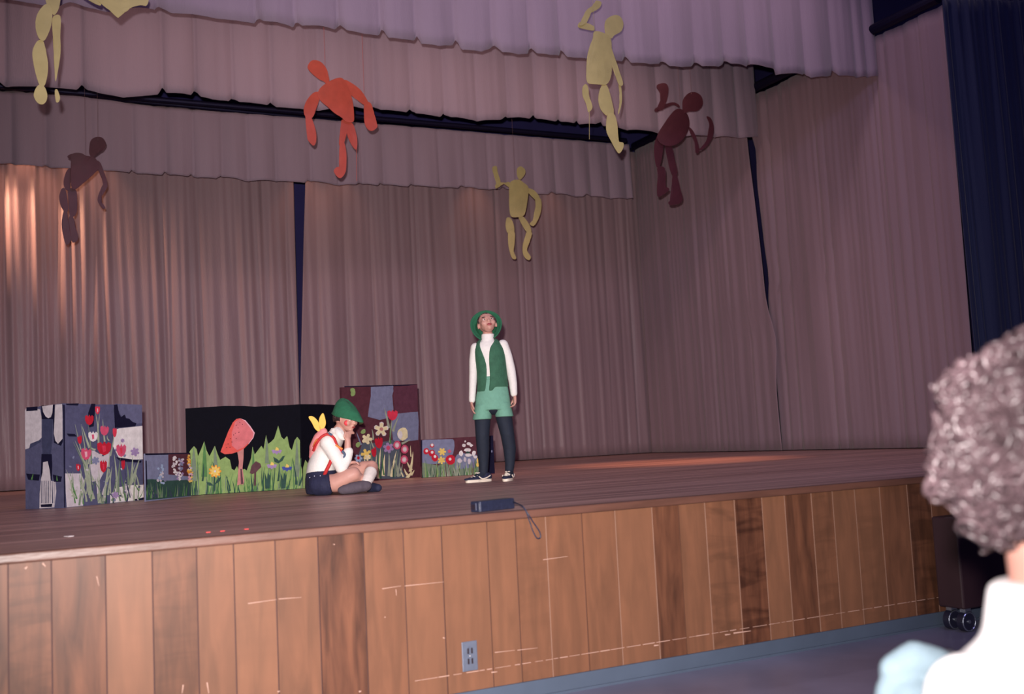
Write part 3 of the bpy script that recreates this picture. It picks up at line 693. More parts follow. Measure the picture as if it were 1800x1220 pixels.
# 5: low board right of it, with a dark end
b5 = Board('painted_board', [(742, 840.5), (870, 833)], [(740, 773), (868, 765.5)], mar, 'low board painted with red, yellow and white flowers, behind the legs of the standing child', .03)
def zb5(*a): return [(730+x/12, 750+y/12) for x, y in a]
b5.poly(zb5((140,290),(200,278),(790,262),(820,300),(828,420),(800,560),(760,640),(700,780),(150,800)), grey)
b5.poly(zb5((110,280),(145,285),(150,1080),(110,1080)), navyp)
b5.poly(zb5((145,760),(500,820),(830,700),(900,580),(1000,560),(1300,600),(1340,900),(1330,1040),(150,1085)), sage)
b5.poly(zb5((820,700),(880,590),(1000,560),(1300,600),(1310,700),(1280,860),(850,900)), grey)
b5.poly(zb5((1500,196),(1640,186),(1680,980),(1520,1000)), navyp)
for k in range(80):
    x = random.uniform(150, 1340); (p1, p2), = zb5((x, 1075-(x-150)*.035)); (q1, q2), = zb5((x+random.uniform(-60, 60), random.uniform(680, 950)))
    b5.blade(p1, p2, q1, q2, random.uniform(1, 1.9), random.choice([sage, dgrn, pgrn, ltgrn, brn, grn, pgrn]), random.uniform(-1, 1))
def z5(x, y): return zb5((x, y))[0]
for x, y, r, wx, wy in ((350,400,45,0,-12),(225,520,62,10,-8),(340,560,70,10,-20),(410,660,72,0,-30),(735,695,100,-8,-10)):
    b5.ell(*z5(x, y), r/12, r/12*(1.05 if r > 50 else 1), red, 10, .08); b5.ell(*z5(x+wx, y+wy), 30/12, 32/12, white, 8)
b5.star(*z5(560, 530), 7.2, 6, yel, .5); b5.star(*z5(545, 710), 7, 6, yel, .5, .4)
b5.star(*z5(712, 520), 3.6, 5, pink, .4)
for x, y, rx, ry in ((1020,395,45,35),(1120,360,40,32),(1170,395,40,30),(1095,490,75,42),(1110,600,80,40),(960,560,45,60),(1230,560,45,55),(1260,640,45,30),(930,720,50,50),(1040,690,30,50),(1130,730,40,60),(1045,310,16,22)):
    b5.ell(*z5(x, y), rx/12, ry/12, white if y < 650 else offw, 9, .2)
b5.ell(*z5(1100, 545), 4, 2, dgrn, 7); b5.ell(*z5(1305, 710), 1.8, 4, yel); b5.ell(*z5(1308, 800), 2.6, 4, yel); b5.ell(*z5(1605, 520), 1.2, 2.4, grey)
b5.done()

# ------------------------------------------------------------------ cut-out figures hanging over the stage
m_thread = mat('thread', (120, 90, 90), .8)
PX = {'head': 'head', 'torso': 'torso', 'arm': 'arm', 'leg': 'leg'}
def cutout(Y, parts, m, label, ztop, strings, tilt=0.0, dangling=None):
    """parts: (name, outline in px, y-offset, curl)"""
    allp = [ony(x, y, Y) for _, o, *_ in parts for x, y in o]
    c = sum(allp, Vector())/len(allp)
    root = empty('cutout_figure', (c.x, Y, min(p.z for p in allp)), 0, label, 'cutout', 'cut-out figures')
    for nm, outl, dy, curl in parts:
        pts3 = spline([Vector((x, y, 0)) for x, y in outl], 4, True)
        bm = bmesh.new(); pts = [ony(v.x, v.y, Y) for v in pts3]
        cc = sum(pts, Vector())/len(pts)
        f = bm.faces.new([bm.verts.new(p) for p in pts])
        bmesh.ops.triangulate(bm, faces=[f])
        bmesh.ops.subdivide_edges(bm, edges=bm.edges[:], cuts=2, use_grid_fill=True)
        for v in bm.verts:
            q = v.co-cc
            v.co.y += dy + curl*(q.x*q.x*1.2 - abs(q.z)*.08) + tilt*q.z*.3
        o = build(nm, bm, m, root, world=True)
        s = o.modifiers.new('card', 'SOLIDIFY'); s.thickness = .004; s.offset = 0
    bm = bmesh.new()
    for (x, y) in strings:
        p = ony(x, y, Y); frust(bm, (p.x, Y-.003, p.z-.01), .0012, (p.x, Y-.003, ztop), .0012, 5)
    if dangling:
        (x, y, xx, yy) = dangling; frust(bm, ony(x, y, Y), .0022, ony(xx, yy, Y), .0022, 5)
    build('hanging_thread', bm, m if dangling else m_thread, root, world=True)
    return root
m_oran = mat('orange_card', (182, 74, 58), .55, .10, 12); m_yell = mat('yellow_card', (184, 166, 110), .55, .08, 10)
m_maro = mat('maroon_card', (78, 36, 46), .5, .1, 10)
def z(ox, oy, s): return lambda *a: [(ox+x/s, oy+y/s) for x, y in a]
q = z(480, 80, 4.692)
cutout(9.6, [
    ('head', q((310,130),(350,120),(400,140),(440,190),(455,240),(462,290),(440,320),(425,300),(380,280),(320,230),(285,180)), .0, .2),
    ('torso', q((440,310),(500,280),(560,270),(600,310),(640,400),(660,480),(665,560),(660,630),(600,635),(560,600),(500,560),(440,500),(390,450),(370,400),(390,350)), -.01, .5),
    ('arm', q((380,380),(400,400),(370,480),(340,570),(310,600),(265,580),(255,520),(280,450),(320,400),(350,380)), .01, -.3),
    ('arm', q((262,570),(300,590),(320,620),(345,700),(352,760),(345,810),(325,832),(290,800),(278,765),(310,750),(290,690),(270,620)), -.02, .4),
    ('arm', q((590,280),(640,300),(720,360),(770,430),(790,480),(770,500),(700,450),(640,400),(600,330)), .01, .3),
    ('arm', q((750,480),(790,470),(815,510),(815,590),(820,640),(848,650),(852,680),(815,708),(780,700),(750,650),(745,560)), -.02, -.3),
    ('leg', q((570,610),(625,620),(618,690),(600,760),(580,820),(548,820),(552,740),(565,670)), .015, .3),
    ('leg', q((550,800),(580,800),(598,880),(600,960),(590,1050),(550,1100),(515,1080),(495,1040),(515,1010),(545,995),(540,900)), -.02, .3),
    ('leg', q((630,630),(665,640),(690,720),(700,800),(690,855),(650,810),(618,740),(615,690)), .02, -.5)],
    m_oran, 'orange-red cardboard cut-out figure with both arms hanging down, left of centre', 6.75, [(572, 140), (640, 170)], .1, (626.5, 262, 627, 318))
q = z(980, 0, 3.209)
cutout(7.4, [
    ('head', q((270,120),(310,88),(350,90),(372,130),(360,175),(320,200),(300,218),(270,190)), 0, .2),
    ('torso', q((205,180),(260,190),(300,220),(305,320),(300,420),(270,480),(220,480),(165,470),(160,400),(170,300),(195,220)), -.01, .5),
    ('arm', q((205,170),(170,165),(120,150),(135,120),(200,140),(212,160)), .01, .2),
    ('arm', q((120,148),(140,100),(160,60),(200,30),(215,5),(245,15),(235,45),(205,65),(180,80),(160,130)), -.01, .2),
    ('arm', q((300,240),(320,300),(345,380),(372,470),(350,478),(325,410),(300,340)), .01, -.2),
    ('arm', q((355,475),(368,480),(374,560),(358,625),(348,640),(356,600),(362,540)), .03, .5),
    ('leg', q((165,470),(180,490),(185,540),(200,585),(200,610),(178,630),(172,590),(150,540),(148,490)), .02, .3),
    ('leg', q((250,480),(275,485),(295,540),(312,620),(305,660),(270,655),(240,620),(228,570),(232,520)), -.01, .4),
    ('leg', q((275,650),(308,650),(325,700),(332,780),(335,805),(360,812),(358,840),(335,872),(315,850),(290,800),(268,750),(265,700)), -.03, .4)],
    m_yell, 'pale yellow cut-out figure with one arm raised, high on the right before the scalloped hems', 7.25, [(1045, 60)], .1, (1036, 192, 1036, 245))
cutout(9.7, [
    ('head', q((710,560),(740,525),(780,520),(815,545),(820,590),(790,625),(740,630),(710,640),(705,600)), 0, .2),
    ('torso', q((650,630),(690,615),(735,645),(748,700),(730,750),(690,800),(640,825),(590,815),(565,770),(600,700)), -.01, .4),
    ('arm', q((690,605),(660,590),(620,605),(560,630),(555,610),(600,590),(655,575),(690,590)), .01, .2),
    ('arm', q((558,615),(575,570),(595,520),(590,500),(562,505),(560,480),(600,470),(622,490),(620,540),(600,600),(585,625)), -.01, .3),
    ('arm', q((745,715),(770,740),(790,790),(800,850),(780,860),(775,800),(750,745)), .01, .2),
    ('arm', q((785,855),(830,800),(845,740),(850,700),(835,660),(860,670),(876,715),(870,770),(830,830)), -.02, .3),
    ('leg', q((575,760),(605,770),(600,850),(580,935),(560,935),(550,860),(555,800)), .02, .2),
    ('leg', q((560,945),(600,950),(605,1010),(600,1050),(625,1070),(590,1100),(558,1112),(555,1060),(560,1000)), -.02, .3),
    ('leg', q((615,820),(650,825),(665,890),(680,970),(655,990),(640,960),(625,890)), .02, .2),
    ('leg', q((645,985),(665,985),(685,1060),(700,1120),(680,1150),(630,1160),(620,1140),(655,1125),(640,1060)), -.02, .3)],
    m_maro, 'dark maroon cut-out figure with one arm bent up, on the right under the hems', 6.75, [(1196, 196), (1215, 165)], .1)
q = z(820, 260, 5.544)
cutout(11.4, [
    ('head', q((490,250),(495,200),(530,180),(570,210),(572,250),(545,290),(520,310),(500,290)), 0, .2),
    ('torso', q((420,340),(500,310),(560,345),(605,390),(595,500),(570,620),(545,665),(480,680),(430,670),(415,600),(415,450)), -.01, .4),
    ('arm', q((420,330),(370,345),(320,370),(290,395),(285,360),(320,330),(380,355),(420,380)), .01, .2),
    ('arm', q((290,370),(275,290),(255,240),(250,190),(290,180),(300,240),(325,320),(320,360)), -.01, .2),
    ('arm', q((600,390),(660,410),(705,460),(720,510),(680,510),(640,470),(605,430)), .01, .2),
    ('arm', q((670,500),(720,500),(728,580),(710,660),(670,740),(640,765),(610,740),(640,710),(660,640),(670,570)), -.01, .2),
    ('leg', q((400,680),(440,685),(470,760),(465,830),(410,830),(388,760)), .02, .2),
    ('leg', q((408,820),(465,820),(465,930),(455,1010),(478,1070),(465,1088),(435,1070),(410,980),(402,900)), -.01, .2),
    ('leg', q((515,670),(545,655),(590,700),(635,780),(630,835),(600,825),(560,770)), .02, .2),
    ('leg', q((585,820),(635,830),(610,920),(585,1000),(620,1060),(605,1095),(570,1080),(545,1030),(545,950),(565,880)), -.01, .2)],
    m_yell, 'small pale yellow cut-out figure with a hand on its hip, above the standing child', 6.75, [(905, 318)], .1)
q = z(60, 220, 5.304)
cutout(10.9, [
    ('head', q((515,200),(530,140),(580,110),(640,120),(672,180),(640,235),(590,260),(550,300),(515,270)), 0, .2),
    ('torso', q((350,275),(430,262),(500,295),(560,300),(605,370),(590,420),(520,490),(450,550),(390,600),(350,590),(340,480),(345,380)), -.01, .4),
    ('arm', q((380,270),(340,268),(310,290),(330,310),(375,320)), .01, .2),
    ('arm', q((585,330),(620,350),(650,430),(680,520),(682,580),(650,570),(625,470),(595,410)), .01, .2),
    ('arm', q((650,545),(685,570),(650,630),(615,680),(620,710),(662,770),(640,782),(600,730),(590,690),(610,620)), -.01, .2),
    ('leg', q((305,420),(345,400),(345,500),(330,600),(290,590),(275,520)), .02, .2),
    ('leg', q((262,590),(290,600),(310,700),(318,790),(290,815),(250,760),(232,680),(245,620)), -.01, .2),
    ('leg', q((275,800),(305,800),(300,900),(300,1030),(345,1055),(330,1100),(300,1120),(275,1060),(255,930)), -.02, .2),
    ('leg', q((320,590),(390,600),(405,700),(400,800),(370,850),(335,840),(320,700)), .02, .2),
    ('leg', q((325,860),(365,860),(385,950),(410,1040),(400,1080),(360,1098),(345,1060),(325,970)), -.01, .2)],
    m_maro, 'dark maroon cut-out figure with one arm dangling, far left before the back curtain', 6.75, [(150, 275), (172, 245)], .1)
q = z(0, 0, 5.083)
cutout(6.9, [
    ('torso', q((400,-330),(520,-330),(545,-100),(530,60),(500,130),(470,140),(420,60),(400,-60)), -.01, .4),
    ('head', q((420,-560),(470,-600),(540,-570),(550,-480),(500,-400),(460,-320),(440,-400)), 0, .2),
    ('leg', q((405,55),(450,80),(465,160),(450,260),(415,350),(385,385),(345,360),(318,280),(320,180),(350,110)), -.03, .4),
    ('leg', q((345,370),(385,380),(405,450),(425,560),(425,660),(400,770),(360,790),(325,700),(298,580),(288,480),(310,410)), -.02, .4),
    ('leg', q((350,770),(395,790),(420,860),(410,920),(375,948),(330,930),(300,870),(315,810)), -.03, .3),
    ('leg', q((480,120),(545,120),(543,300),(545,450),(520,620),(498,710),(490,560),(480,350),(470,200)), .05, .3),
    ('leg', q((492,800),(512,785),(532,830),(538,870),(525,900),(502,895)), .03, .2),
    ('arm', q((520,-300),(640,-200),(760,-60),(880,-10),(900,50),(820,20),(700,-60),(560,-180)), .0, .2),
    ('arm', q((850,-20),(910,40),(960,80),(1040,160),(1070,155),(1160,80),(1250,50),(1310,50),(1320,-20),(1200,-20),(1110,30),(1060,70),(980,-20),(900,-60)), -.01, .3)],
    m_yell, 'pale yellow cut-out figure cropped by the top left corner, one leg long and straight', 7.25, [(90, -60)], .1)
pipe((-1, 7.4, 7.27), (8.5, 7.4, 7.27), .02, 'pipe over the stage front carrying a yellow cut-out figure', 'figure pipes')
pipe((-3, 6.9, 7.27), (8.5, 6.9, 7.27), .02, 'foremost pipe over the stage', 'figure pipes')
for Y in (9.6, 9.7, 10.9, 11.4):
    pipe((-3, Y, 6.77), (8.5, Y, 6.77), .02, 'pipe above the stage at %s' % {9.6: 'the orange cut-out figure', 9.7: 'the right maroon cut-out figure', 10.9: 'the left maroon cut-out figure', 11.4: 'the small yellow cut-out figure'}[Y], 'figure pipes')

# ------------------------------------------------------------------ people
skin = mat('skin', (198, 146, 132), .55, .05, 20); skin2 = mat('lip', (158, 70, 70), .5); rouge = mat('rouge', (222, 60, 70), .6)
knit = mat('white_knit', (236, 230, 224), .85, .04, 60, .3, 220); felt = mat('green_felt', (34, 98, 68), .9, .12, 30, .3, 120)
felt2 = mat('vest_green', (52, 98, 74), .85, .14, 26, .3, 90); mint = mat('mint_shorts', (112, 164, 142), .85, .06, 40, .2, 120)
tights = mat('navy_tights', (24, 32, 48), .8, .1, 40); shoe_b = mat('navy_suede', (30, 34, 62), .8, .1, 40); rubber = mat('cream_rubber', (236, 222, 204), .6)
hairb = mat('dark_hair', (52, 34, 34), .6, .3, 60, .5, 90); eye_w = mat('eye_white', (230, 220, 215), .3); eye_d = mat('iris', (50, 36, 36), .3)
denim = mat('navy_denim', (30, 32, 62), .8, .15, 50, .3, 150); sockw = mat('white_sock', (236, 226, 218), .9, .05, 60, .3, 200)
shoe_g = mat('grey_suede', (84, 74, 84), .85, .12, 40); redst = mat('red_webbing', (190, 38, 40), .7); orst = mat('orange_webbing', (222, 130, 60), .7); blst = mat('blue_webbing', (70, 86, 110), .7)

def V(x, y, z): return Vector((x, y, z))
def fingers(bm, wrist, d, side, palm_n, s=1.0, curl=.5, spread=.12):
    """a hand: palm, four fingers and a thumb; d points from the wrist to the fingers"""
    d = Vector(d).normalized(); side = Vector(side).normalized(); n = Vector(palm_n).normalized()
    w = Vector(wrist)
    for k in (-1, 0, 1): limb(bm, [(w+side*.008*k*s, .0135*s), (w+d*.045*s+side*.013*k*s, .0125*s)])
    for k, (o, L) in enumerate(((-.023, .046), (-.008, .053), (.008, .050), (.022, .040))):
        a = w+d*.050*s+side*o*s
        d1 = (d*math.cos(curl*.7)+n*math.sin(curl*.7)+side*spread*(o/.023)*.3).normalized()
        d2 = (d*math.cos(curl*1.7)+n*math.sin(curl*1.7)).normalized()
        d3 = (d*math.cos(curl*2.6)+n*math.sin(curl*2.6)).normalized()
        b_ = a+d1*L*.48*s; c_ = b_+d2*L*.32*s; e_ = c_+d3*L*.26*s
        limb(bm, [(a, .0078*s), (b_, .0072*s), (c_, .0068*s), (e_, .0058*s)])
    a = w+d*.012*s-side*.018*s; b_ = a+(d*.6-side*.75+n*.25).normalized()*.026*s; c_ = b_+(d*.9-side*.25+n*.35).normalized()*.022*s; e_ = c_+(d*.95+n*.3).normalized()*.014*s
    limb(bm, [(a, .0105*s), (b_, .0088*s), (c_, .0075*s), (e_, .006*s)])
def head_shape(bm, c, q, s=1.0, mouth_open=False):
    """q: rotation; in the head's own axes -y is the face, z up"""
    T = lambda x, y, z: c+q @ (V(x, y, z)*s)
    E = lambda p, r, sg=20: sph(bm, T(*p), tuple(v*s for v in r), q, sg)
    E((0, .018, .022), (.072, .086, .078)); E((0, -.018, -.004), (.062, .064, .074)); E((0, -.032, -.045), (.044, .042, .042)); E((0, -.056, -.070), (.022, .018, .016))
    E((0, -.060, .012), (.046, .020, .026)); E((0, -.078, -.008), (.0095, .014, .022), 12); E((0, -.089, -.018), (.0125, .011, .010), 12)
    for sx in (-1, 1):
        E((sx*.034, -.052, -.020), (.026, .024, .024)); E((sx*.073, .010, -.008), (.009, .018, .026), 12)
        E((sx*.0085, -.084, -.022), (.007, .008, .006), 10)
    E((0, -.077, -.044), (.021, .009, .006), 12); E((0, -.074, -.053), (.017, .009, .006), 12)
def face_parts(root, c, q, s=1.0, mouth=False):
    T = lambda x, y, z: c+q @ (V(x, y, z)*s)
    for sx in (-1, 1):
        bm = bmesh.new(); sph(bm, T(sx*.030, -.0690, .004), tuple(v*s for v in (.0125, .008, .0075)), q, 12)
        e = build('eye', bm, eye_w, root, True)
        bm = bmesh.new(); sph(bm, T(sx*.030, -.0755, .004), tuple(v*s for v in (.0058, .003, .0058)), q, 10); build('iris', bm, eye_d, e, True)
        bm = bmesh.new(); sph(bm, T(sx*.031, -.0735, .022), tuple(v*s for v in (.017, .006, .0035)), q, 12); build('eyebrow', bm, hairb, root, True)
    bm = bmesh.new()
    if mouth: sph(bm, T(0, -.0805, -.049), tuple(v*s for v in (.019, .007, .0115)), q, 16)
    else:
        sph(bm, T(0, -.0825, -.046), tuple(v*s for v in (.019, .006, .0042)), q, 14); sph(bm, T(0, -.0800, -.052), tuple(v*s for v in (.015, .006, .0042)), q, 14)
    build('mouth', bm, skin2, root, True)

# ---- standing child
bp = onz(866, 846)
tc_ = Vector((-bp.x, -bp.y)).normalized(); rz = math.atan2(-(-tc_.x)*-1, 1)
rz = math.atan2(tc_.x, -tc_.y)      # local y points away from the lens
kid = empty('person', (bp.x, bp.y, STAGE), rz, 'standing person in a green brimmed hat, green vest, mint shorts and dark tights looking up', 'person')
Zc = (bp-C0).dot(fw_); S_ = F/Zc
def U(px, py, y=0, lean=.047, bx=866, by=846, s=None):
    s = s or S_; return V((px-bx+lean*(by-py))/s, y, (by-py)/s)
hc = U(856, 568, -.005); hq = Matrix.Rotation(R(-24), 3, 'X').to_quaternion() @ Matrix.Rotation(R(-6), 3, 'Y').to_quaternion()
kz = Matrix.Rotation(R(8), 3, 'Z').to_quaternion(); hq = kz @ hq
# body: legs, trunk, neck, head, hands as one surface
bm = bmesh.new()
legL = [(U(848, 735, .01), .056), (U(848, 765, -.005), .050), (U(849, 790, .01), .046), (U(850, 815, .015), .034), (U(850, 832, .015), .028)]
legR = [(U(886, 735, .01), .056), (U(892, 765, -.01), .050), (U(896, 790, .01), .046), (U(896.5, 815, .01), .034), (U(895, 832, .01), .028)]
limb(bm, [(U(855, 700, .01), .06)]+legL); limb(bm, [(U(876, 700, .01), .06)]+legR)
ring_loft(bm, [(U(866, 700, .01), .11, .08), (U(866, 670, 0), .090, .065), (U(864, 640, 0), .092, .065), (U(860, 614, 0), .10, .06), (U(858, 606, 0), .06, .045)], 28)
limb(bm, [(U(858, 608, .01), .042), (U(857, 585, .01), .042)])
head_shape(bm, hc, hq)
fingers(bm, U(829, 707, -.02), (0.05, -.1, -1), (0, 1, 0), (1, 0, 0), .95, .35)
fingers(bm, U(905, 700, -.03), (-.05, -.15, -1), (.25, -1, 0), (-1, 0, 0), .98, .6)
organic(build('body', bm, skin, kid), .0062, 3)
face_parts(kid, hc, hq, 1, True)
# tights over the legs
bm = bmesh.new(); limb(bm, [(U(858, 710, .01), .090), (U(874, 710, .01), .090)])
for lg in (legL, legR): limb(bm, [(p, r+(.010 if k == 0 else .006)) for k, (p, r) in enumerate(lg)])
for p, d in ((legL[-1][0], V(-.085, -.065, -.04)), (legR[-1][0], V(-.01, -.09, -.04))): limb(bm, [(p, .034), (p+d*.6, .028)])
organic(build('tights', bm, tights, kid), .007, 4)
# shorts
bm = bmesh.new()
ring_loft(bm, [(U(866.5, 721, .01), .146, .100), (U(866, 700, .01), .137, .10), (U(866, 676, 0), .117, .086), (U(866, 664, 0), .110, .08)], 32)
ring_loft(bm, [(U(847, 737, .01), .077, .088), (U(850, 712, .01), .070, .088)], 24)
ring_loft(bm, [(U(887, 734, .01), .073, .086), (U(882.5, 710, .01), .068, .086)], 24)
organic(build('shorts', bm, mint, kid), .0065, 3)
bm = bmesh.new(); ring_loft(bm, [(U(866, 668, 0), .113, .083), (U(866, 662, 0), .112, .082)], 28); build('waistband', bm, mint, kid, True)
# turtleneck with sleeves
bm = bmesh.new()
ring_loft(bm, [(U(866, 674, 0), .103, .078), (U(864, 650, 0), .104, .08), (U(861, 625, 0), .112, .082), (U(858, 610, 0), .118, .074), (U(858, 601, .0), .088, .056), (U(857, 597, .005), .052, .046)], 32)
ring_loft(bm, [(U(857, 603, .002), .056, .052), (U(857, 592, -.002), .050, .048), (U(857, 586, -.004), .052, .048)], 28)
limb(bm, [(U(836, 610, .0), .044), (U(832, 630, .005), .036), (U(831.5, 655, .01), .034), (U(830.5, 680, -.005), .030), (U(829.5, 702, -.02), .026)])
limb(bm, [(U(884, 607, .0), .046), (U(892, 626, .005), .040), (U(898.5, 652, .01), .038), (U(902, 676, -.01), .034), (U(903.5, 694, -.025), .028)])
organic(build('sweater', bm, knit, kid), .0065, 3)
# vest: an open shell round the trunk with lapels
bm = bmesh.new(); rows = []
vz = [(688, 866, .128, .098, -28, -16), (680, 866, .124, .096, -27, -12), (660, 865, .120, .095, -20, -8), (640, 863, .122, .096, -17, -8), (625, 861, .127, .097, -24, -3), (612, 859, .128, .092, -32, 3), (604, 858.5, .112, .078, -40, 18), (598, 858, .086, .066, -48, 40), (594, 857.5, .066, .058, -55, 55)]
for py, px, rx, ry, aL, aR in vz:
    row = []; c = U(px, py, 0); N = 44
    for i in range(N+1):
        a = R(aR + (360-aR+aL)*i/N)        # 0 = toward the lens, growing to the image right
        dz = 0
        if py >= 680: dz = .03*(1 if math.sin(a) > 0 else 0)*(1 if py == 688 else .4)
        wr = .004*noise.noise(Vector((a*4, py*.07, 1)))
        row.append(bm.verts.new(c+V((rx+wr)*math.sin(a), -(ry+wr)*math.cos(a), dz)))
    rows.append(row)
for a_, b_ in zip(rows[:-1], rows[1:]):
    for i in range(len(a_)-1): bm.faces.new((a_[i], a_[i+1], b_[i+1], b_[i]))
o = build('vest', bm, felt2, kid, True); s = o.modifiers.new('t', 'SOLIDIFY'); s.thickness = .007; o.modifiers.new('s', 'SUBSURF').render_levels = 1
# hat worn far back: brim ring round the face, crown behind
hcen = U(854.5, 571, .035); hn = (V(-.05, -1, .30)).normalized()
qh = hn.to_track_quat('Z', 'Y')
bm = bmesh.new(); rows = []
prof = [(.086, -.008), (.098, -.004), (.112, .006), (.122, .020), (.125, .022), (.122, .012), (.110, -.004), (.092, -.016), (.088, -.05), (.080, -.085), (.060, -.112), (.030, -.124), (.004, -.126)]
for r_, h_ in prof:
    rows.append([bm.verts.new(hcen+qh @ V(r_*math.cos(2*PI*k/40)*(1+.03*math.sin(2*PI*k/40*3)), r_*math.sin(2*PI*k/40)*1.02, h_)) for k in range(40)])
for a_, b_ in zip(rows[:-1], rows[1:]):
    for k in range(40): bm.faces.new((a_[k], a_[(k+1) % 40], b_[(k+1) % 40], b_[k]))
bm.faces.new(rows[-1])
o = build('hat', bm, felt, kid, True); s = o.modifiers.new('t', 'SOLIDIFY'); s.thickness = .004
# hair fringe under the brim
bm = bmesh.new()
T = lambda x, y, z: hc+hq @ V(x, y, z)
for k in range(60):
    a = random.uniform(-1.9, 1.9); x, z_ = .070*math.sin(a), .028+.052*math.cos(a)
    p0 = T(x, -.030+.03*abs(math.sin(a)), z_+.006); p1 = T(x*1.02+random.uniform(-.006, .006), -.052+.035*abs(math.sin(a)), z_-.016)
    tube(bm, [p0, (p0+p1)/2+hq @ V(0, -.006, 0), p1], .0045, 5)
build('hair', bm, hairb, kid, True)
# sneakers
def sneaker(root, ank, d, s=1.0, L=.215):
    d = Vector((d[0], d[1])).normalized(); ang = math.atan2(d.y, d.x)
    T = lambda x, y, z: V(ank.x, ank.y, 0)+V((x*math.cos(ang)-y*math.sin(ang))*s, (x*math.sin(ang)+y*math.cos(ang))*s, z*s)
    q = Matrix.Rotation(ang, 3, 'Z').to_quaternion()
    bm = bmesh.new()
    for x, w, h in ((-.035, .032, .050), (.0, .036, .048), (.04, .038, .038), (.085, .042, .027), (.125, .040, .020), (.15, .030, .016)):
        sph(bm, T(x, 0, .022+h*.35), (.045*s, w*s, h*.72*s), q, 16)
    ring_loft(bm, [(T(-.005, 0, .03), .044, .036, q), (T(-.01, 0, .075), .040, .034, q)], 20)
    up_ = organic(build('sneaker', bm, shoe_b, root), .006, 3)
    bm = bmesh.new(); pts = []
    for k in range(28):
        a = 2*PI*k/28; x = .052+.125*math.cos(a); w = (.040 if x > .06 else .034)
        pts.append((x, w*math.copysign(abs(math.sin(a))**.7, math.sin(a))))
    lo = [bm.verts.new(T(x*1.0, y, .0)) for x, y in pts]; hi = [bm.verts.new(T(x, y*1.03, .022)) for x, y in pts]
    bm.faces.new(lo[::-1]); bm.faces.new(hi)
    for k in range(28): bm.faces.new((lo[k], lo[(k+1) % 28], hi[(k+1) % 28], hi[k]))
    build('sole', bm, rubber, up_)
    bm = bmesh.new()
    for k in range(5):
        x = .035+.022*k; zz = .072-.0085*k
        tube(bm, [T(x, -.024, zz-.004), T(x, 0, zz+.006), T(x, .024, zz-.004)], .005*s, 6)
    for sy in (-1, 1):
        sph(bm, T(.06, sy*.012, .075), (.02*s, .01*s, .006*s), q, 10)
    build('laces', bm, rubber, up_, True)
    bm = bmesh.new()
    for sy in (-1, 1): tube(bm, spline([T(-.045, sy*.034, .05), T(0, sy*.041, .032), T(.045, sy*.043, .028), T(.075, sy*.040, .048)], 4), .0055*s, 6)
    build('side_stripe', bm, rubber, up_, True)
sneaker(kid, legL[-1][0], (-.8, -.55), .95)
sneaker(kid, legR[-1][0], (-.22, -1), .95)

# ---- seated child
bs = onz(600, 868); t2 = Vector((-bs.x, -bs.y)).normalized()
sit = empty('person', (bs.x, bs.y, STAGE), math.atan2(t2.x, -t2.y), 'person sitting cross-legged, chin on fist, in a green peaked hat, white shirt and navy shorts', 'person')
Zs = (bs-C0).dot(fw_); SS = F/Zs
def Q(px, py, y=0): return V((px-600+.034*(868-py))/SS, y, (868-py)/SS)
bm = bmesh.new()
sc = Q(608, 737, -.02); sq = Matrix.Rotation(R(48), 3, 'Z').to_quaternion() @ Matrix.Rotation(R(12), 3, 'X').to_quaternion()
head_shape(bm, sc, sq, .98)
limb(bm, [(Q(589, 768, 0), .05), (Q(600, 752, 0), .044)])                                   # neck
ring_loft(bm, [(Q(566, 838, .04), .075, .10), (Q(570, 805, .04), .07, .09), (Q(580, 778, .04), .07, .09)], 24)
limb(bm, [(Q(570, 848, -.055), .062), (Q(590, 848, -.09), .064), (Q(612, 838, -.12), .055), (Q(621, 834, -.125), .050)])      # near thigh
limb(bm, [(Q(621, 835, -.125), .048), (Q(633, 848, -.03), .042), (Q(650, 858, .07), .030)])                                     # near shin
limb(bm, [(Q(578, 846, .14), .066), (Q(612, 836, .13), .060), (Q(640, 826, .08), .052), (Q(653, 824, .05), .046)])              # far thigh
limb(bm, [(Q(654, 825, .05), .044), (Q(650, 836, -.03), .040), (Q(643, 848, -.11), .030)])                                      # far shin
limb(bm, [(Q(602, 818, -.075), .030), (Q(611, 797, -.08), .027), (Q(611, 781, -.085), .023), (Q(611, 775, -.085), .022)])       # near forearm
# fist under the chin: palm and curled fingers
fingers(bm, Q(611, 776, -.083), (.12, .05, 1), (.75, .65, 0), (.8, .6, -.1), .98, 1.05, 0)
fingers(bm, Q(612, 815, -.07), (1, -.2, .15), (0, -1, 0), (0, 0, -1), .9, .5)
limb(bm, [(Q(590, 815, .08), .032), (Q(612, 815, -.06), .024)])
organic(build('body', bm, skin, sit), .0062, 3)
face_parts(sit, sc, sq, .98)
T = lambda x, y, z: sc+sq @ (V(x, y, z)*.98)
bm = bmesh.new(); sph(bm, T(-.051, -.054, -.021), (.017, .009, .019), sq @ Matrix.Rotation(R(-42), 3, 'Z').to_quaternion(), 16); build('cheek_rouge', bm, rouge, sit, True)
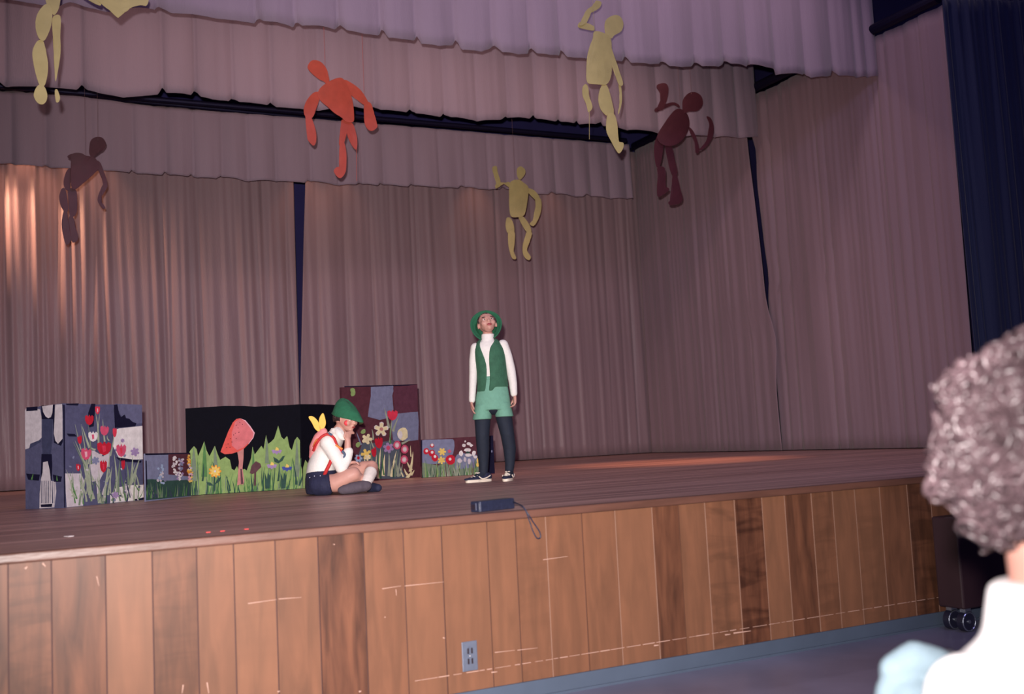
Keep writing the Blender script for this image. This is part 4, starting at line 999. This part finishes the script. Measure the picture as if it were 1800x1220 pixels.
# shirt
bm = bmesh.new()
ring_loft(bm, [(Q(564, 832, .04), .104, .125), (Q(566, 815, .04), .102, .130), (Q(572, 795, .04), .098, .132), (Q(580, 778, .04), .094, .135), (Q(588, 764, .035), .072, .10), (Q(593, 757, .02), .054, .055)], 32)
ring_loft(bm, [(Q(590, 764, .01), .056, .054), (Q(595, 752, .004), .052, .048)], 24)
limb(bm, [(Q(577, 778, -.075), .058), (Q(587, 795, -.10), .052), (Q(599, 818, -.105), .046), (Q(600, 821, -.105), .046)])
limb(bm, [(Q(600, 820, -.105), .045), (Q(608, 808, -.095), .040), (Q(612, 795, -.085), .036)])
limb(bm, [(Q(577, 780, .15), .056), (Q(590, 812, .17), .046), (Q(604, 815, .05), .038)])
organic(build('shirt', bm, knit, sit), .0068, 3)
bm = bmesh.new()
slab(bm, spline([Q(589, 752, -.058), Q(597, 752, -.068), Q(604, 760, -.078), Q(608, 773, -.082), Q(601, 774, -.092), Q(594, 770, -.094), Q(589, 762, -.078)], 3, True), (0, -1, 0), .008)
build('collar', bm, knit, sit, True)
# shorts
bm = bmesh.new()
ring_loft(bm, [(Q(563, 866, .03), .095, .13), (Q(563, 855, .03), .105, .145), (Q(564, 838, .035), .108, .14), (Q(566, 826, .04), .107, .13)], 32)
limb(bm, [(Q(562, 849, -.055), .080), (Q(572, 850, -.078), .076)])
ring_loft(bm, [(Q(565, 850, -.06), .08, .08, Matrix.Rotation(R(80), 3, 'Y').to_quaternion()), (Q(580, 849, -.085), .076, .076, Matrix.Rotation(R(80), 3, 'Y').to_quaternion())], 24)
ring_loft(bm, [(Q(572, 848, .14), .082, .082, Matrix.Rotation(R(80), 3, 'Y').to_quaternion()), (Q(592, 845, .14), .075, .075, Matrix.Rotation(R(80), 3, 'Y').to_quaternion())], 24)
organic(build('shorts', bm, denim, sit), .007, 3)
for x, y in ((554, 834), (564, 834), (546, 836)):
    bm = bmesh.new(); sph(bm, Q(x, y, -.113), (.004, .003, .004), None, 8); build('button', bm, mat('button_metal', (190, 190, 210), .3, metal=.5), sit, True)
# socks, shoes
bm = bmesh.new(); limb(bm, [(Q(651, 834, -.01), .046), (Q(646, 844, -.08), .041), (Q(642, 851, -.12), .036)]); organic(build('sock', bm, sockw, sit), .006, 3)
bm = bmesh.new(); limb(bm, [(Q(646, 856, .04), .036), (Q(652, 860, .075), .033)]); organic(build('sock', bm, sockw, sit), .006, 3)
bm = bmesh.new()
for px, py, y, r in ((641, 855, -.13, .042), (630, 856, -.15, .041), (618, 857, -.165, .040), (606, 859, -.175, .034), (601, 860, -.175, .028)):
    sph(bm, Q(px, py, y), (r*1.1, r, r*.95), None, 16)
limb(bm, [(Q(641, 855, -.13), .040), (Q(618, 857.5, -.165), .040), (Q(603, 860, -.175), .030)])
organic(build('shoe', bm, shoe_g, sit), .006, 3)
bm = bmesh.new()
limb(bm, [(Q(648, 859, .06), .036), (Q(658, 861, .02), .034), (Q(664, 861, -.02), .028)])
organic(build('shoe', bm, shoe_b, sit), .006, 3)
# hat: peaked felt cap with a pointed front
bm = bmesh.new()
hb = T(0, .004, .036)
yaw = Matrix.Rotation(R(48), 3, 'Z').to_quaternion()
tl = Matrix.Rotation(R(14), 3, 'X').to_quaternion(); qq = yaw @ tl
rows = []
for t, rx, ry, oy, pk in ((-.02, .096, .108, .0, .055), (.0, .088, .100, .002, .046), (.03, .078, .090, .008, .030), (.06, .062, .076, .018, .015), (.080, .044, .058, .028, .004), (.098, .022, .034, .036, 0), (.104, .005, .010, .040, 0)):
    row = []
    for k in range(40):
        a = 2*PI*k/40; f = max(0, -math.sin(a))**6
        row.append(bm.verts.new(hb+qq @ V(rx*math.cos(a)*(1+.02*math.sin(3*a)), ry*math.sin(a)+oy-pk*f, t+(.012*max(0, math.sin(a)) if t < 0 else 0)-.010*f)))
    rows.append(row)
for a_, b_ in zip(rows[:-1], rows[1:]):
    for k in range(40): bm.faces.new((a_[k], a_[(k+1) % 40], b_[(k+1) % 40], b_[k]))
bm.faces.new(rows[-1])
o = build('hat', bm, felt, sit, True); s = o.modifiers.new('t', 'SOLIDIFY'); s.thickness = .005
bm = bmesh.new()
for k in range(80):
    a = random.uniform(-.2, 3.4)
    p0 = T(.074*math.cos(a), .012+.075*math.sin(a), .035); p1 = p0+sq @ V(.003*math.cos(a), random.uniform(-.012, .006), -.045-random.uniform(0, .02)*(1 if math.sin(a) > .2 else .3))
    tube(bm, [p0, (p0+p1)/2+sq @ V(.006*math.cos(a), .006*math.sin(a), 0), p1], .0055, 5)
build('hair', bm, hairb, sit, True)
# knapsack on the back with yellow petals and webbing
pinkb = mat('pink_cloth', (226, 140, 140), .8, .1, 20); yelb = mat('yellow_petal', (240, 190, 84), .7, .08, 20)
kp = Q(550, 782, .02)
kw = kid_m = Matrix.Translation(sit.location) @ sit.rotation_euler.to_matrix().to_4x4()
sack = empty('knapsack', kw @ kp, sit.rotation_euler.z, 'pink knapsack with two yellow petal shapes and red straps on the seated child\'s back', 'knapsack')
def K(px, py, y=0): return Q(px, py, y)-kp
bm = bmesh.new()
limb(bm, [(K(552, 800, .02), .035), (K(556, 785, .0), .048), (K(562, 770, .0), .046), (K(568, 758, .0), .032)]); limb(bm, [(K(552, 800, .08), .035), (K(556, 785, .08), .048), (K(562, 770, .08), .046), (K(568, 758, .06), .032)])
organic(build('bag', bm, pinkb, sack), .007, 4)
for pts in (((560, 757), (554, 752), (549, 742), (543, 731), (550, 730), (558, 737), (563, 748), (565, 756)), ((563, 756), (561, 744), (562, 733), (568, 725), (572, 735), (573, 745), (569, 753))):
    bm = bmesh.new(); slab(bm, spline([K(x, y, -.02) for x, y in pts], 4, True), (0, -1, 0), .008); bevel(build('petal', bm, yelb, sack), .003)
bm = bmesh.new()
tube(bm, spline([K(552, 790, -.058), K(557, 778, -.098), K(566, 767, -.112), K(577, 763, -.112), K(587, 770, -.110), K(592, 782, -.120), K(598, 790, -.118), K(603, 797, -.120)], 6), .010, 8)
tube(bm, spline([K(571, 833, -.098), K(575, 824, -.115), K(580, 814, -.118), K(583, 806, -.105)], 6), .0125, 8)
build('strap', bm, redst, sack, True)
for nm, mm, rr, pts in (('orange_trim', orst, .008, ((590, 782, -.128), (597, 787, -.126), (602, 790, -.125))), ('orange_trim', orst, .011, ((553, 783, -.066), (556, 776, -.092), (560, 771, -.104))),
                        ('blue_trim', blst, .0095, ((601, 793, -.128), (606, 800, -.122), (603, 806, -.125))), ('blue_trim', blst, .008, ((578, 761, -.119), (581, 763, -.12), (584, 765, -.12)))):
    bm = bmesh.new(); tube(bm, spline([K(*p) for p in pts], 5), rr, 8); build(nm, bm, mm, sack, True)

# ------------------------------------------------------------------ foreground: chairs, curly head, cloth
m_cmet = mat('chair_metal', (90, 88, 98), .45, .05, metal=.7); m_cseat = mat('chair_paint', (96, 90, 92), .5, .06)
def folding_chair(loc, rz, label, w=1.0):
    r = empty('folding_chair', loc, rz, label, 'chair', 'folding chairs of the audience')
    bm = bmesh.new(); box(bm, (-.20*w, -.20, .435), (.20*w, .19, .455)); bevel(build('seat', bm, m_cseat, r), .01)
    bm = bmesh.new(); box(bm, (-.20*w, -.245, .60), (.20*w, -.23, .765-.05*(1-w))); bevel(build('backrest', bm, m_cseat, r), .006)
    for sx in (-1, 1):
        bm = bmesh.new(); tube(bm, [V(sx*.215*w, -.24, .77-.05*(1-w)), V(sx*.215*w, -.22, .45), V(sx*.215*w, .22, 0)], .011, 8); build('leg', bm, m_cmet, r, True)
        bm = bmesh.new(); tube(bm, [V(sx*.19*w, .15, .45), V(sx*.19*w, -.25, 0)], .011, 8); build('leg', bm, m_cmet, r, True)
    return r
D = 1.66
hp = C0+ray(1822, 795)/F*D
fz = math.atan2(-.18, 1)            # faces the stage, a little to the right
lady = empty('person', (hp.x, hp.y, 0), fz, 'person seen from behind with big curly brown hair and a white top, right edge', 'person')
hz = hp.z
m_hair = mat('curly_brown_hair', (78, 62, 66), .38, .45, 9, 0, spec=.55); m_white = mat('white_blouse', (244, 240, 240), .9, .02, 30)
m_trou = mat('dark_trousers', (44, 42, 60), .85, .1, 30)
bm = bmesh.new()
fq = Matrix.Rotation(PI, 3, 'Z').to_quaternion()
head_shape(bm, V(0, .02, hz-.01), fq, 1.15)
limb(bm, [(V(0, .01, hz-.10), .055), (V(0, -.005, hz-.24), .06)])
ring_loft(bm, [(V(0, 0, .50), .12, .09), (V(0, 0, hz-.42), .11, .07)], 24)
for sx in (-1, 1):
    limb(bm, [(V(sx*.15, .0, hz-.38), .035), (V(sx*.20, .03, hz-.60), .032), (V(sx*.14, .24, hz-.60), .032), (V(sx*.10, .30, hz-.60), .028)])
    fingers(bm, V(sx*.10, .30, hz-.605), (-.3*sx, 1, -.1), (sx, 0, 0), (0, 0, -1), 1.1, .5)
organic(build('body', bm, skin, lady), .009, 4)
face_parts(lady, V(0, .02, hz-.01), fq, 1.15)
bm = bmesh.new()
ring_loft(bm, [(V(0, 0, .46), .17, .13), (V(0, 0, .62), .155, .12), (V(0, 0, hz-.44), .205, .12), (V(0, 0, hz-.36), .215, .105), (V(0, 0, hz-.320), .185, .10), (V(0, 0, hz-.285), .115, .09), (V(0, .0, hz-.20), .092, .085)], 32)
for sx in (-1, 1):
    limb(bm, [(V(sx*.170, .0, hz-.36), .064), (V(sx*.195, .0, hz-.46), .062), (V(sx*.205, .03, hz-.60), .056), (V(sx*.15, .22, hz-.60), .042)])
organic(build('blouse', bm, m_white, lady), .010, 8)
bm = bmesh.new()
for sx in (-1, 1):
    limb(bm, [(V(sx*.09, 0, .53), .085), (V(sx*.11, .38, .53), .065), (V(sx*.11, .42, .50), .062), (V(sx*.11, .46, .10), .045)])
ring_loft(bm, [(V(0, 0, .46), .17, .13), (V(0, 0, .60), .16, .125)], 24)
organic(build('trousers', bm, m_trou, lady), .010, 6)
for sx in (-1, 1):
    bm = bmesh.new(); limb(bm, [(V(sx*.11, .44, .045), .045), (V(sx*.115, .55, .035), .035), (V(sx*.115, .60, .03), .03)]); organic(build('shoe', bm, shoe_b, lady), .009, 4)
# hair: a cap of curls
bm = bmesh.new(); rnd = random.Random(4)
hcn = V(0, -.005, hz+.008)
for v in sph(bm, hcn, (.142, .148, .158), None, 48):
    d = (v.co-hcn); v.co += d*(.05*noise.noise(d*30))
cnt = 0
while cnt < 800:
    d = V(rnd.gauss(0, 1), rnd.gauss(0, 1), rnd.gauss(0, 1)).normalized()
    if d.y > .55 and d.z < .45: continue          # the face stays free
    if d.z < -.86: continue
    cnt += 1
    lump = 1+.12*noise.noise(d*2.3)+.16*noise.noise(d*5.5)
    R0 = V(.137, .143, .153); base = hcn+V(d.x*R0.x, d.y*R0.y, d.z*R0.z)*lump
    t1 = d.orthogonal().normalized(); t1 = Matrix.Rotation(rnd.uniform(0, 2*PI), 3, d) @ t1; t2 = d.cross(t1)
    cr_ = rnd.uniform(.012, .024); turns = rnd.uniform(1.0, 1.9); ph = rnd.uniform(0, 6.3); Lc = rnd.uniform(.014, .04); N = 13
    axd = (d*rnd.uniform(.1, .9)+t1*rnd.uniform(-1, 1)+V(0, 0, -.3)).normalized(); u1 = axd.orthogonal().normalized(); u2 = axd.cross(u1)
    pts = [base+axd*Lc*(k/N)+(u1*math.cos(ph+2*PI*turns*k/N)+u2*math.sin(ph+2*PI*turns*k/N))*cr_ for k in range(N)]
    rr = rnd.uniform(.005, .0085)
    tube(bm, pts, lambda t, rr=rr: rr*(1-.6*t), 5)
build('hair', bm, m_hair, lady, True)
folding_chair((hp.x, hp.y, 0), fz, 'metal folding chair under the curly-haired person, at the right edge')
# pale blue cloth over the back of the next chair
Db = 1.95
bp2 = C0+ray(1606, 1128)/F*Db
m_blue = mat('pale_blue_cloth', (106, 124, 134), .9, .06, 8, .3, 40)
cr0 = math.atan2(-.30, 1)
ch = folding_chair((bp2.x+.02+.245*math.sin(-cr0), bp2.y+.245*math.cos(cr0), 0), cr0, 'narrow metal folding chair with the pale blue jacket over its back', .26)
jk = V(bp2.x, bp2.y, bp2.z)
dd = fw_.cross(Vector((0, 0, 1))).normalized()       # to the right, level
bk = Vector((-dd.y, dd.x, 0))
def J(x, z_, y=0): return jk+dd*x+bk*y+V(0, 0, z_)
bm = bmesh.new()
limb(bm, [(J(-.040, -.050), .030), (J(.0, -.034), .036), (J(.034, -.045), .036), (J(.075, -.070), .034)])
ring_loft(bm, [(J(.012, -.38), .125, .075), (J(.012, -.24), .112, .068), (J(.012, -.13), .095, .058), (J(.015, -.07), .072, .04)], 24)
limb(bm, [(J(-.050, -.09), .030), (J(-.062, -.22, -.02), .036), (J(-.06, -.34, -.02), .034)])
o = organic(build('draped_jacket', bm, m_blue, origin=jk), .008, 6)
tag(o, 'pale blue jacket draped over a chair back beside the white shoulder', 'jacket')

# ------------------------------------------------------------------ dark wheeled cabinet by the right end of the stage
cw = onz(1690, 1112, 0)
m_cab = mat('dark_cabinet_wood', (46, 28, 34), .5, .2, 4, sc3=(1, 1, .2)); m_rub = mat('black_caster', (26, 26, 44), .45); m_chr = mat('chrome', (170, 176, 190), .25, metal=.9)
CD = EDGE-.06-cw.y
cab = empty('wheeled_cabinet', (cw.x, cw.y, 0), 0, 'dark brown low cabinet on round casters at the right end of the stage front', 'cabinet')
bm = bmesh.new(); box(bm, (.0, -.03, .125), (1.0, CD, .62)); bevel(build('body', bm, m_cab, cab), .01)
for x, y in ((.045, 0), (.88, 0), (.045, max(.05, CD-.05)), (.88, max(.05, CD-.05))):
    bm = bmesh.new(); frust(bm, V(x, y-.018, .055), .055, V(x, y+.018, .055), .055, 28); c_ = build('caster', bm, m_rub, cab)
    bm = bmesh.new(); tube(bm, [V(x+.049*math.cos(t*PI/12), y-.02, .055+.049*math.sin(t*PI/12)) for t in range(24)], .0035, 6, True)
    frust(bm, V(x, y-.024, .055), .010, V(x, y-.014, .055), .010, 12); box(bm, (x-.022, y-.018, .10), (x+.022, y+.018, .126)); build('rim', bm, m_chr, c_)
